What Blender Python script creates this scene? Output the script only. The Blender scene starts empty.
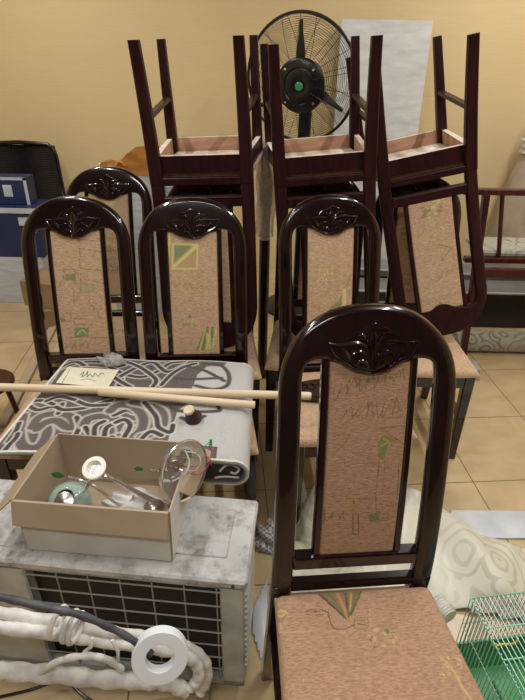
import bpy, math, random
import numpy as np
from mathutils import Matrix, Vector
random.seed(7); rng = np.random.default_rng(7)
C = bpy.context.scene.collection
PI = math.pi

# ---------------------------------------------------------------- camera
TH, ROLL, HC, FPX = 0.515, 0.0205, 1.56, 525.0
cd = bpy.data.cameras.new('camera'); cam = bpy.data.objects.new('camera', cd); C.objects.link(cam)
cd.sensor_fit = 'VERTICAL'; cd.sensor_height = 36; cd.lens = 36*FPX/700; cd.clip_start = .02
cam.matrix_world = Matrix.Translation((0, 0, HC)) @ Matrix.Rotation(PI/2-TH, 4, 'X') @ Matrix.Rotation(ROLL, 4, 'Z')
bpy.context.scene.camera = cam

# ---------------------------------------------------------------- light
sc = bpy.context.scene
sc.view_settings.view_transform = 'Standard'; sc.view_settings.look = 'None'
sc.view_settings.gamma = 1; sc.view_settings.use_curve_mapping = False
sc.view_settings.exposure = 0.25
w = bpy.data.worlds.new('world'); sc.world = w; w.use_nodes = True
w.node_tree.nodes['Background'].inputs[0].default_value = (1, .98, .96, 1)
w.node_tree.nodes['Background'].inputs[1].default_value = .3
def area(x, y, z, sx, sy, e, col=(1, .98, .95)):
    l = bpy.data.lights.new('ceiling_light', 'AREA'); l.shape = 'RECTANGLE'; l.size = sx; l.size_y = sy
    l.energy = e; l.color = col
    o = bpy.data.objects.new('ceiling_light', l); o.location = (x, y, z); C.objects.link(o); return o
area(-1.1, 1.1, 2.93, .05, 1.2, 22)
area(1.2, 1.1, 2.93, .05, 1.2, 30)
area(-.2, -.6, 2.93, 1.2, .12, 22)
area(1.7, 2.9, 2.93, .1, 1.0, 26)
area(-1.5, 2.9, 2.93, .1, 1.0, 20)

# ---------------------------------------------------------------- materials
def lin(c): return tuple(((v/255)/12.92 if v/255 <= .04045 else ((v/255+.055)/1.055)**2.4) for v in c)
class NM:
    def __init__(s, name):
        s.m = bpy.data.materials.new(name); s.m.use_nodes = True; s.t = s.m.node_tree; s.b = s.t.nodes['Principled BSDF']
    def n(s, t, **k):
        d = s.t.nodes.new(t)
        for a, v in k.items(): setattr(d, a, v)
        return d
    def l(s, a, b): s.t.links.new(a, b)
    def coord(s, scale=(1, 1, 1), src='Object', rot=(0, 0, 0), loc=(0, 0, 0)):
        c = s.n('ShaderNodeTexCoord'); m = s.n('ShaderNodeMapping'); m.inputs['Scale'].default_value = scale
        m.inputs['Rotation'].default_value = rot; m.inputs['Location'].default_value = loc
        s.l(c.outputs[src], m.inputs[0]); return m.outputs[0]
    def noise(s, vec, scale, detail=3, rough=.5):
        n = s.n('ShaderNodeTexNoise'); n.inputs['Scale'].default_value = scale; n.inputs['Detail'].default_value = detail
        n.inputs['Roughness'].default_value = rough; s.l(vec, n.inputs['Vector']); return n.outputs[0]
    def ramp(s, fac, stops):
        r = s.n('ShaderNodeValToRGB'); e = r.color_ramp.elements
        while len(e) < len(stops): e.new(.5)
        for q, (p, c) in zip(e, stops): q.position = p; q.color = (*c, 1)
        s.l(fac, r.inputs[0]); return r.outputs[0]
    def mix(s, fac, a, b, mode='MIX'):
        x = s.n('ShaderNodeMix', data_type='RGBA', blend_type=mode)
        if isinstance(fac, (int, float)): x.inputs[0].default_value = fac
        else: s.l(fac, x.inputs[0])
        for i, v in ((6, a), (7, b)):
            if isinstance(v, tuple): x.inputs[i].default_value = (*v, 1)
            else: s.l(v, x.inputs[i])
        return x.outputs[2]
    def bump(s, h, st, dist=.01):
        b = s.n('ShaderNodeBump'); b.inputs['Strength'].default_value = st; b.inputs['Distance'].default_value = dist
        s.l(h, b.inputs['Height']); s.l(b.outputs[0], s.b.inputs['Normal'])
    def set(s, **k):
        for a, v in k.items():
            i = s.b.inputs[a.replace('_', ' ')]
            if isinstance(v, bpy.types.NodeSocket): s.l(v, i)
            else: i.default_value = (*v, 1) if isinstance(v, tuple) else v
        return s.m
def noisy(name, c1, c2, scale=12, rough=.5, stretch=(1, 1, 1), bump=0, src='Object', **k):
    q = NM(name); v = q.coord(stretch, src); f = q.noise(v, scale, 5)
    col = q.ramp(f, [(.3, lin(c1)), (.7, lin(c2))])
    if bump: q.bump(f, bump)
    return q.set(Base_Color=col, Roughness=rough, **k)
def wood(name, c1, c2, rough=.25, coat=1.0):
    q = NM(name); v = q.coord((14, 14, 1.6)); f = q.noise(v, 3, 5, .6)
    col = q.ramp(f, [(.3, lin(c1)), (.75, lin(c2))])
    return q.set(Base_Color=col, Roughness=rough, Coat_Weight=coat, Coat_Roughness=.07, Specular_IOR_Level=.2)
M = {}
M['wood'] = wood('mahogany lacquer', (11, 4, 6), (35, 11, 15))
M['wood_dull'] = wood('mahogany lacquer worn', (30, 13, 15), (56, 24, 26), .38, .1)
M['wood_red'] = wood('reddish mahogany', (52, 20, 20), (84, 36, 32), .4, .3)
M['raw'] = noisy('raw plywood', (150, 108, 82), (196, 156, 124), 4, .7, (1, 6, 6))
M['raw_edge'] = noisy('dusty pale wood edge', (190, 172, 152), (226, 214, 198), 9, .75)
M['ceiling'] = noisy('ceiling greyed against reflections', (120, 118, 114), (140, 138, 132), 3, .9)  # out-of-view ceiling, greyed so the lacquered wood mirrors less white
M['wall_dim'] = noisy('front wall darkened against reflections', (84, 70, 56), (104, 88, 70), 3, .9)  # out-of-view front wall, darkened to keep a pale reflection off the wood
M['dark_metal'] = noisy('black painted metal', (14, 18, 20), (24, 28, 30), 20, .35)
M['black'] = noisy('black plastic', (10, 12, 14), (24, 27, 30), 30, .3)
M['white_plastic'] = noisy('white plastic', (214, 214, 208), (234, 234, 230), 10, .45)
M['dowel'] = noisy('pale pine dowel', (204, 184, 152), (226, 208, 180), 6, .6, (.6, 8, 8))
M['honey'] = noisy('honey coloured wood', (150, 96, 44), (196, 138, 74), 6, .4, (1, 4, 4))
M['card'] = noisy('brown cardboard', (164, 144, 120), (178, 158, 134), 5, .85)
M['card2'] = noisy('tan carton', (136, 114, 84), (160, 136, 104), 5, .85)
M['card_white'] = noisy('white carton', (188, 188, 184), (216, 216, 212), 7, .7)
M['chrome'] = NM('chrome').set(Base_Color=(.92, .93, .95), Metallic=.92, Roughness=.2)
M['dusty_chrome'] = NM('dusty chrome').set(Base_Color=(.45, .42, .40), Metallic=1.0, Roughness=.3)
M['white_metal'] = noisy('dusty white enamel', (158, 164, 160), (208, 213, 209), 9, .5)
M['wire'] = NM('grey coated wire').set(Base_Color=lin((150, 152, 148)), Roughness=.4)
M['fin'] = noisy('condenser fins', (9, 13, 15), (26, 32, 33), 60, .5, (1, 1, 8))
M['blue'] = noisy('blue printed carton', (20, 34, 74), (28, 46, 92), 4, .55)
M['pale_blue_white'] = noisy('grey white print', (176, 184, 196), (206, 212, 220), 8, .6, (1, 1, 6))
M['grey_board'] = noisy('grey laminate', (96, 98, 98), (122, 124, 122), 4, .4)
M['dark_panel'] = noisy('charcoal panel', (22, 24, 24), (36, 38, 37), 5, .4)
M['edge_strip'] = noisy('pale edge strip', (150, 156, 156), (176, 182, 182), 9, .4)
M['cream'] = noisy('cream foam', (200, 198, 188), (226, 224, 216), 20, .8, bump=.3)
M['foam'] = noisy('off white foam insulation', (196, 194, 188), (238, 236, 230), 26, .7, bump=.4)
M['dark_foam'] = noisy('dark pipe insulation', (44, 46, 50), (92, 94, 100), 24, .55)
M['tape'] = noisy('white vinyl tape', (222, 228, 232), (236, 240, 244), 6, .35)
M['green'] = NM('green plastic').set(Base_Color=lin((46, 150, 84)), Roughness=.35)
M['leaf'] = NM('green glass leaf').set(Base_Color=lin((44, 92, 48)), Roughness=.15, Coat_Weight=.5)
M['mint'] = NM('mint coated wire').set(Base_Color=lin((140, 206, 172)), Roughness=.3)
M['yellow'] = NM('yellow plastic').set(Base_Color=lin((214, 206, 60)), Roughness=.4)
M['cage_wire'] = NM('galvanised cage wire').set(Base_Color=lin((184, 194, 198)), Metallic=.2, Roughness=.35)
M['slate'] = NM('slate blue plastic').set(Base_Color=lin((110, 122, 142)), Roughness=.4)
M['green_badge'] = NM('green badge').set(Base_Color=lin((60, 150, 100)), Roughness=.3)
M['red'] = NM('red wire').set(Base_Color=lin((170, 60, 60)), Roughness=.4)
M['glass_shade'] = NM('pale green glass').set(Base_Color=lin((176, 200, 184)), Roughness=.12, Transmission_Weight=.35)
M['bulb_white'] = NM('white ceramic').set(Base_Color=lin((232, 230, 218)), Roughness=.3)
M['bark'] = noisy('dark stained wood', (30, 16, 14), (52, 28, 24), 20, .4)
def plastic_film(name, a=.45):
    q = NM(name); v = q.coord((8, 8, 2)); f = q.noise(v, 6, 6, .6)
    q.bump(f, .9, .02)
    al = q.n('ShaderNodeMapRange'); al.inputs[1].default_value = .35; al.inputs[2].default_value = .7
    al.inputs[3].default_value = a-.25; al.inputs[4].default_value = a+.3; q.l(f, al.inputs[0])
    return q.set(Base_Color=lin((206, 204, 200)), Roughness=.2, Alpha=al.outputs[0])
M['film'] = plastic_film('clear crinkled film')
M['film_white'] = noisy('milky plastic sheet', (176, 180, 186), (206, 210, 214), 5, .35, bump=.4)
M['film_grey'] = noisy('grey dusty plastic sheet', (104, 102, 96), (146, 144, 138), 6, .5, bump=.4)

def painted(name, base1, base2, slub=(16, 60, 75), scale=5, bump=.35, rough=.85):
    """woven cloth whose printed figures come from the mesh's colour attribute"""
    q = NM(name); f = q.noise(q.coord(slub), scale, 4, .65); g = q.noise(q.coord((1, 1, 1)), 260, 2)
    base = q.ramp(f, [(.36, lin(base1)), (.62, lin(base2))])
    a = q.n('ShaderNodeVertexColor', layer_name='print')
    fac = q.n('ShaderNodeMath', operation='MULTIPLY'); q.l(a.outputs['Alpha'], fac.inputs[0])
    h = q.ramp(q.noise(q.coord((1, 1, 1)), 320, 2), [(.3, (.78, .78, .78)), (.5, (1, 1, 1))])
    q.l(h, fac.inputs[1])
    col = q.mix(fac.outputs[0], base, a.outputs['Color'])
    q.bump(g, bump, .004)
    return q.set(Base_Color=col, Roughness=rough, Sheen_Weight=.15)
M['fab_front'] = painted('rose brown brocade', (146, 112, 86), (180, 144, 115))
M['fab_tan'] = painted('tan brocade', (162, 130, 101), (202, 170, 139))
M['fab_pale'] = painted('pale tan brocade', (170, 146, 114), (198, 172, 138))
M['rug'] = painted('patterned carpet pile', (78, 70, 68), (98, 90, 86), (1, 1, 1), 120, .8, .95)

def wall_mat():
    q = NM('yellow ochre wall'); v = q.coord((1, 1, 1))
    f = q.noise(v, 1.2, 4); g = q.noise(q.coord((1.5, 1.5, 30)), 6, 3)
    col = q.mix(.25, q.ramp(f, [(.3, lin((214, 190, 142))), (.7, lin((222, 200, 154)))]), q.ramp(g, [(.3, lin((208, 184, 134))), (.7, lin((226, 206, 162)))]))
    q.bump(g, .08); return q.set(Base_Color=col, Roughness=.7)
M['wall'] = wall_mat()
def floor_mat():
    q = NM('beige floor tiles'); S = .44
    co = q.coord((1/S, 1/S, 1/S), 'Object', (0, 0, -.081), (-.865*math.cos(.081)/S-2.102*math.sin(.081)/S, (.865*math.sin(.081)-2.102*math.cos(.081))/S, 0))
    sp = q.n('ShaderNodeSeparateXYZ'); q.l(co, sp.inputs[0]); ds = []
    for k in (0, 1):
        a = q.n('ShaderNodeMath', operation='FRACT'); q.l(sp.outputs[k], a.inputs[0])
        b = q.n('ShaderNodeMath', operation='SUBTRACT'); q.l(a.outputs[0], b.inputs[0]); b.inputs[1].default_value = .5
        c = q.n('ShaderNodeMath', operation='ABSOLUTE'); q.l(b.outputs[0], c.inputs[0]); ds.append(c.outputs[0])
    mx = q.n('ShaderNodeMath', operation='MAXIMUM'); q.l(ds[0], mx.inputs[0]); q.l(ds[1], mx.inputs[1])
    gt = q.n('ShaderNodeMath', operation='GREATER_THAN'); q.l(mx.outputs[0], gt.inputs[0]); gt.inputs[1].default_value = .4945
    f = q.noise(q.coord((2, 1, 1)), 1.6, 5); f2 = q.noise(q.coord((1, 1.6, 1)), 7, 5)
    base = q.mix(.3, q.ramp(f, [(.3, lin((174, 150, 114))), (.7, lin((200, 178, 138)))]), q.ramp(f2, [(.35, lin((164, 140, 104))), (.65, lin((206, 184, 144)))]))
    col = q.mix(gt.outputs[0], base, lin((112, 94, 70)))
    return q.set(Base_Color=col, Roughness=.28)
M['floor'] = floor_mat()
def brocade(name, c1, c2, c3, scale=5):
    q = NM(name); v = q.coord((1, 1, 1)); d = q.noise(v, 4, 2)
    mixv = q.n('ShaderNodeVectorMath', operation='ADD'); q.l(v, mixv.inputs[0])
    dd = q.n('ShaderNodeVectorMath', operation='SCALE'); q.l(d, dd.inputs[0]); dd.inputs['Scale'].default_value = .16; q.l(dd.outputs[0], mixv.inputs[1])
    vo = q.n('ShaderNodeTexVoronoi'); vo.inputs['Scale'].default_value = scale; q.l(mixv.outputs[0], vo.inputs['Vector'])
    s = q.n('ShaderNodeMath', operation='MULTIPLY'); q.l(vo.outputs['Distance'], s.inputs[0]); s.inputs[1].default_value = 26
    si = q.n('ShaderNodeMath', operation='SINE'); q.l(s.outputs[0], si.inputs[0])
    g = q.ramp(si.outputs[0], [(.25, lin(c1)), (.6, lin(c2))])
    n2 = q.noise(v, 3, 3); col = q.mix(q.ramp(n2, [(.4, (0, 0, 0)), (.6, (1, 1, 1))]), g, lin(c3))
    return q.set(Base_Color=col, Roughness=.45, Sheen_Weight=.3)
M['curtain'] = brocade('cream brocade cloth', (206, 202, 184), (184, 180, 158), (220, 218, 202), 8)
M['roll'] = brocade('grey floral carpet', (166, 162, 146), (120, 118, 106), (152, 148, 134), 9)
def dusty():
    q = NM('dusty enamel top'); v = q.coord((1, 1, 1)); f = q.noise(v, 13, 8, .7); g = q.noise(v, 60, 4, .7)
    c = q.mix(q.ramp(f, [(.45, (0, 0, 0)), (.62, (1, 1, 1))]), lin((198, 200, 198)), q.ramp(g, [(.3, lin((112, 108, 104))), (.7, lin((188, 186, 182)))]))
    return q.set(Base_Color=c, Roughness=.55)
M['dusty'] = dusty()
def checker():
    q = NM('checked plastic weave'); k = q.n('ShaderNodeTexChecker'); k.inputs['Scale'].default_value = 90
    k.inputs[1].default_value = (*lin((196, 194, 188)), 1); k.inputs[2].default_value = (*lin((116, 116, 118)), 1)
    q.l(q.coord((1, 1, 1)), k.inputs[0]); return q.set(Base_Color=k.outputs[0], Roughness=.4)
M['check'] = checker()
def marble():
    q = NM('grey white marbled sheet'); v = q.coord((1, 1, 1), rot=(0, .6, 0)); 
    sv = q.coord((1.5, 1, 5), rot=(0, .5, 0)); f = q.noise(sv, 3, 6, .6)
    return q.set(Base_Color=q.ramp(f, [(.3, lin((190, 192, 194))), (.7, lin((226, 226, 224)))]), Roughness=.3)
M['marble'] = marble()

# ---------------------------------------------------------------- mesh helpers
class MB:
    def __init__(s): s.v = []; s.f = []; s.mi = []
    def add(s, verts, faces, mi=0):
        b = len(s.v); s.v += [tuple(p) for p in verts]; s.f += [tuple(i+b for i in f) for f in faces]; s.mi += [mi]*len(faces)
        return s
    def loft(s, rings, cap=True, mi=0, closed=False):
        n = len(rings[0]); V = [p for r in rings for p in r]; F = []
        R = len(rings)
        for i in range(R if closed else R-1):
            j = (i+1) % R
            for k in range(n):
                F.append((i*n+k, i*n+(k+1) % n, j*n+(k+1) % n, j*n+k))
        if cap and not closed: F += [tuple(range(n))[::-1], tuple((R-1)*n+k for k in range(n))]
        return s.add(V, F, mi)
    def box(s, c, size, r=.003, mi=0, M4=None):
        hx, hy, hz = [q/2 for q in size]; r = min(r, hx*.9, hy*.9, hz*.9); rings = []
        def ring(ix, z):
            x, y, q = hx-ix, hy-ix, max(r-ix, r*.3)
            return [(x, y-q, z), (x-q, y, z), (-x+q, y, z), (-x, y-q, z), (-x, -y+q, z), (-x+q, -y, z), (x-q, -y, z), (x, -y+q, z)]
        rings = [ring(r*.7, -hz), ring(0, -hz+r*.7), ring(0, hz-r*.7), ring(r*.7, hz)]
        T = M4 or Matrix.Identity(4)
        rings = [[tuple((T @ Vector(p)) + Vector(c)) for p in q] for q in rings]
        return s.loft(rings, True, mi)
    def bar(s, a, b, w, d, r=.003, mi=0, up=(0, 0, 1)):
        a, b = Vector(a), Vector(b); z = (b-a).normalized(); u = Vector(up)
        if abs(z.dot(u)) > .95: u = Vector((1, 0, 0))
        x = u.cross(z).normalized(); y = z.cross(x)
        T = Matrix((x, y, z)).transposed().to_4x4()
        return s.box((a+b)/2, (w, d, (b-a).length), r, mi, T)
    def tube(s, pts, r, seg=8, closed=False, mi=0, cap=True):
        P = [Vector(p) for p in pts]; n = len(P); rings = []; prev = None
        for i, p in enumerate(P):
            if closed: t = (P[(i+1) % n]-P[i-1])
            else: t = P[min(i+1, n-1)]-P[max(i-1, 0)]
            t = t.normalized() if t.length > 1e-9 else Vector((0, 0, 1))
            if prev is None: prev = t.orthogonal().normalized()
            prev = (prev-t*prev.dot(t)); prev = prev.normalized() if prev.length > 1e-6 else t.orthogonal().normalized()
            q = t.cross(prev); rr = r(i/(n-1)) if callable(r) else r
            rings.append([tuple(p+prev*math.cos(2*PI*k/seg)*rr+q*math.sin(2*PI*k/seg)*rr) for k in range(seg)])
        return s.loft(rings, cap, mi, closed)
    def lathe(s, prof, seg=32, M4=None, mi=0):
        T = M4 or Matrix.Identity(4)
        rings = [[tuple(T @ Vector((r*math.cos(2*PI*k/seg), r*math.sin(2*PI*k/seg), z))) for k in range(seg)] for r, z in prof]
        return s.loft(rings, True, mi)
    def build(s, name, mats, parent=None, smooth=True, angle=35):
        me = bpy.data.meshes.new(name); me.from_pydata(s.v, [], s.f)
        for m in (mats if isinstance(mats, (list, tuple)) else [mats]): me.materials.append(M[m] if isinstance(m, str) else m)
        me.polygons.foreach_set('material_index', s.mi)
        me.update()
        import bmesh as bm_
        b = bm_.new(); b.from_mesh(me); bm_.ops.recalc_face_normals(b, faces=b.faces); b.to_mesh(me); b.free()
        if smooth:
            me.polygons.foreach_set('use_smooth', [True]*len(me.polygons)); me.set_sharp_from_angle(angle=math.radians(angle))
        o = bpy.data.objects.new(name, me); C.objects.link(o)
        if parent: o.parent = parent
        return o
def tag(o, label=None, cat=None, group=None, kind=None):
    if label: o['label'] = label
    if cat: o['category'] = cat
    if group: o['group'] = group
    if kind: o['kind'] = kind
    return o
def thing(name, label, cat, loc=(0, 0, 0), rz=0, group=None, rx=0, ry=0):
    o = bpy.data.objects.new(name, None); C.objects.link(o); o.location = loc; o.rotation_euler = (rx, ry, rz)
    return tag(o, label, cat, group)
def copy_tree(o, parent=None):
    c = o.copy(); C.objects.link(c); c.parent = parent
    for ch in [q for q in bpy.data.objects if q.parent == o]: copy_tree(ch, c)
    return c
def smooth_path(pts, n=6):
    P = [Vector(p) for p in pts]; out = []
    for i in range(len(P)-1):
        a, b, c, d = P[max(i-1, 0)], P[i], P[i+1], P[min(i+2, len(P)-1)]
        for k in range(n):
            t = k/n
            out.append(.5*((2*b)+(c-a)*t+(2*a-5*b+4*c-d)*t*t+(3*b-a-3*c+d)*t**3))
    out.append(P[-1]); return out
def at(px, py, z=None, y=None):
    """point of the room seen at a picture position, at height z or at distance y"""
    u, v = px-262.5, py-350; c, s = math.cos(ROLL), math.sin(ROLL); u, v = u*c+v*s, -u*s+v*c
    d = Vector((u/FPX, math.cos(TH)-v/FPX*math.sin(TH), -math.sin(TH)-v/FPX*math.cos(TH)))
    t = (z-HC)/d.z if z is not None else y/d.y
    return Vector((0, 0, HC))+d*t

# printed figures: strokes and polygons rasterised into a colour attribute
def seg_dist(X, Y, pts):
    d = np.full(X.shape, 9e9)
    for (ax, ay), (bx, by) in zip(pts[:-1], pts[1:]):
        vx, vy = bx-ax, by-ay; L = vx*vx+vy*vy+1e-12
        t = np.clip(((X-ax)*vx+(Y-ay)*vy)/L, 0, 1); d = np.minimum(d, np.hypot(X-ax-t*vx, Y-ay-t*vy))
    return d
def inside(X, Y, poly):
    r = np.zeros(X.shape, bool); n = len(poly)
    for i in range(n):
        (x1, y1), (x2, y2) = poly[i], poly[(i+1) % n]
        c = ((y1 > Y) != (y2 > Y)) & (X < (x2-x1)*(Y-y1)/((y2-y1) or 1e-9)+x1); r ^= c
    return r
def paint(X, Y, items):
    col = np.zeros(X.shape+(4,))
    for it in items:
        kind, geo, c, wd = it[:4]; a = it[4] if len(it) > 4 else 1
        if kind == 'l':
            d = seg_dist(X, Y, geo); m = np.clip((wd/2-d)/(wd*.25+1e-9)+.5, 0, 1)*a
        else: m = inside(X, Y, geo)*1.0*a
        new = np.array(lin(c)); k = m[..., None]; old = col[..., :3]; oa = col[..., 3:4]
        na = np.maximum(oa, k); col[..., :3] = np.where(oa > 0, old*(1-k)+new*k, new); col[..., 3:4] = na
    return col
def set_print(me, cols):
    a = me.color_attributes.new('print', 'FLOAT_COLOR', 'POINT'); a.data.foreach_set('color', cols.astype(np.float32).ravel())

# ---------------------------------------------------------------- the setting
X0, X1, Y0, Y1, ZT = -2.7, 2.7, -1.6, 4.15, 3.0
def struct(name, c, s, m):
    o = MB().box(c, s, .001).build(name, m, smooth=False); o['kind'] = 'structure'; return o
struct('floor', ((X0+X1)/2, (Y0+Y1)/2, -.05), (X1-X0+.2, Y1-Y0+.2, .1), 'floor')
struct('ceiling', ((X0+X1)/2, (Y0+Y1)/2, ZT+.05), (X1-X0+.2, Y1-Y0+.2, .1), 'ceiling')
struct('wall_back', ((X0+X1)/2, Y1+.05, ZT/2), (X1-X0+.2, .1, ZT), 'wall')
struct('wall_left', (X0-.05, (Y0+Y1)/2, ZT/2), (.1, Y1-Y0, ZT), 'wall')
struct('wall_right', (X1+.05, (Y0+Y1)/2, ZT/2), (.1, Y1-Y0, ZT), 'wall')
struct('wall_front', ((X0+X1)/2, Y0-.05, ZT/2), (X1-X0+.2, .1, ZT), 'wall_dim')

# ---------------------------------------------------------------- dining chairs
HT, HS, W, WF, SD = 1.11, .46, .39, .42, .42
def ypro(z, lean):
    return .05*((HS-z)/HS)**1.6 if z < HS else lean*((z-HS)/(HT-HS))**1.4
G_YEL, G_GRN, G_DK, G_OL = (206, 196, 120), (104, 122, 78), (72, 66, 48), (128, 118, 70)
def sq(x0, y0, x1, y1): return [(x0, y0), (x1, y0), (x1, y1), (x0, y1)]
def sql(x0, y0, x1, y1): return sq(x0, y0, x1, y1)+[(x0, y0)]
def zig(x0, y0, x1, y1, n, amp, seed=1):
    # handwriting-like scrawl: loops of uneven height leaning to the right
    r = random.Random(seed); out = []; m = n*7; hs = [r.uniform(.35, 1.15) for _ in range(n+2)]; ph = r.uniform(0, 6)
    for i in range(m+1):
        t = i/m; a = PI*t*n; h = amp*hs[int(t*n)]; sy = math.cos(a)
        out.append((x0+(x1-x0)*t+.28*amp*sy+.22*amp*math.sin(a*.63+ph), y0+(y1-y0)*t-h*sy))
    return out
def blot(x0, y0, x1, y1, n, seed, cols=(G_YEL, G_GRN), s=.2):
    r = random.Random(seed); out = []
    for i in range(n):
        a, b = r.uniform(x0, x1), r.uniform(y0, y1); dx, dy = (x1-x0)*s*r.uniform(.5, 1.3), (y1-y0)*s*r.uniform(.5, 1.3)
        out.append(('p', sq(a, b, a+dx, b+dy), r.choice(cols), 0, .8))
    return out
# panel prints; every list is in its own drawing frame with the panel's four corners TL, TR, BL, BR
P1 = ([(45, 150), (235, 135), (110, 690), (288, 690)],
 [('l', g, G_DK, 3, .6) for g in ([(75, 175), (225, 180)], [(160, 215), (240, 225)], [(170, 300), (250, 305)], [(180, 345), (255, 360)], [(130, 605), (275, 610)], [(160, 160), (165, 300)], sql(105, 305, 145, 345), sql(145, 320, 168, 365), sql(105, 495, 135, 530), zig(80, 385, 108, 345, 5, 8), [(145, 395), (142, 430), (150, 460)], sql(148, 520, 190, 545), zig(115, 650, 200, 640, 9, 22, 3), zig(200, 440, 250, 520, 6, 6, 5))]
 +[('p', sq(112, 325, 150, 352), G_GRN, 0, .8), ('l', sql(170, 365, 215, 400), (120, 150, 90), 6, .8), ('p', sq(180, 372, 205, 392), (160, 160, 100), 0, .7), ('p', sq(95, 518, 112, 535), G_GRN, 0, .8), ('p', sq(150, 560, 203, 602), (96, 132, 84), 0, .85), ('l', [(160, 592), (178, 570), (195, 590)], (190, 190, 130), 5), ('p', sq(152, 172, 160, 190), G_GRN, 0, .7)])
P2 = ([(35, 40), (250, 35), (80, 645), (275, 640)],
 [('p', sq(62, 92, 170, 210), (176, 148, 104), 0, .7), ('p', [(62, 92), (150, 95), (66, 185)], (112, 134, 98), 0, .95), ('l', sql(64, 95, 168, 208), G_YEL, 9, .95), ('l', [(72, 196), (164, 102)], G_YEL, 15, 1), ('p', sq(38, 50, 52, 150), G_YEL, 0, .8)]
 +blot(105, 425, 152, 480, 14, 3)+[('l', sql(105, 430, 158, 488), (176, 180, 120), 4, .8)]+blot(162, 482, 200, 508, 7, 5)
 +[('l', [(180+i*9, 618-i*3), (205+i*7, 520-(i % 3)*12)], (G_GRN, G_YEL, (84, 92, 60))[i % 3], 9, .85) for i in range(8)]+[('p', [(212, 520), (232, 530), (238, 610), (218, 612)], G_YEL, 0, .8), ('l', zig(70, 280, 210, 300, 12, 14, 2), (140, 116, 86), 3, .5)])
P3 = ([(95, 130), (340, 130), (80, 700), (305, 700)],
 blot(150, 295, 215, 360, 16, 8, (G_YEL, G_YEL, (196, 168, 130)))+[('l', sql(152, 298, 222, 370), G_YEL, 4, .7)]+blot(225, 375, 262, 392, 7, 2, (G_YEL, (196, 168, 130)))
 +[('p', [(268, 405), (288, 410), (290, 520), (262, 525)], G_YEL, 0, .85), ('p', [(245, 470), (262, 440), (262, 525), (182, 545), (200, 500)], G_GRN, 0, .7), ('l', [(290, 400), (312, 350)], G_GRN, 6, .7), ('l', [(300, 440), (312, 410)], (150, 150, 100), 6, .7), ('p', sq(290, 560, 312, 600), G_YEL, 0, .7), ('l', zig(110, 480, 160, 500, 8, 9, 2), G_OL, 3, .5)])
PF = ([(331, 356), (408, 355), (320, 556), (386, 552)],
 [('l', g, (98, 82, 56), 1.1, .75) for g in (zig(334, 384, 346, 382, 5, 8, 1), zig(347, 378, 375, 374, 10, 7, 2), zig(376, 372, 404, 366, 12, 5, 3), zig(342, 404, 372, 400, 9, 8, 4), zig(372, 402, 400, 394, 8, 8, 5), [(333, 426), (341, 424), (349, 424), (344, 432), (336, 441)], [(376, 417), (398, 434)], [(373, 418), (402, 416)], [(397, 449), (403, 446)], [(375, 450), (371, 485), (371, 503)], [(380, 450), (377, 484)], [(374, 485), (393, 486)], [(393, 452), (391, 484)], [(344, 490), (368, 490)], [(382, 498), (390, 497)], [(358, 505), (382, 506), (381, 514), (365, 515)], zig(325, 510, 344, 507, 7, 5, 6), [(325, 500), (324, 518)])]
 +[('p', [(374, 432), (379, 424), (393, 430), (384, 433), (379, 449), (374, 448)], (118, 120, 64), 0, .85), ('l', [(379, 428), (384, 431), (376, 436)], (160, 156, 90), 1.5)]
 +blot(347, 488, 358, 503, 12, 4, ((150, 138, 66), (112, 104, 54)))+blot(357, 500, 363, 507, 5, 5, ((150, 138, 66),))
 +[('l', sql(350, 507, 355, 530), (104, 92, 56), 1.6, .9), ('p', sq(364, 507, 374, 514), (100, 108, 60), 0, .8)]
 +blot(366, 504, 374, 513, 10, 21, ((96, 104, 60), (150, 138, 66)))+blot(343, 488, 366, 494, 12, 22, ((170, 150, 80), (112, 104, 54)), .1)+blot(330, 547, 341, 552, 12, 9, ((180, 160, 80), (96, 104, 60)))+blot(354, 546, 361, 551, 6, 11, ((180, 160, 80), (96, 104, 60))))
PC = ([(60, 85), (240, 45), (115, 640), (275, 600)],
 [('p', [(110, 90), (165, 75), (150, 110)], G_GRN, 0, .8), ('l', zig(80, 130, 230, 120, 14, 12, 5), (150, 128, 92), 5, .6), ('l', zig(90, 200, 240, 260, 14, 14, 6), (150, 128, 92), 5, .5), ('l', [(190, 310), (240, 350), (195, 390)], G_GRN, 6, .7)]+blot(150, 520, 230, 600, 16, 6, (G_YEL, (130, 122, 80))))
def generic_print(seed):
    r = random.Random(seed); it = []
    for i in range(5):
        x, y = r.uniform(10, 70), r.uniform(10, 200); it += blot(x, y, x+22, y+22, 8, seed*7+i)
        it.append(('l', sql(x, y, x+24, y+24), G_OL, 1.5, .7)); it.append(('l', zig(r.uniform(5, 40), y+10, r.uniform(50, 95), y+14, 9, 5, seed+i), G_DK, 1.3, .5))
    return ([(0, 0), (100, 0), (0, 240), (100, 240)], it)

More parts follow.
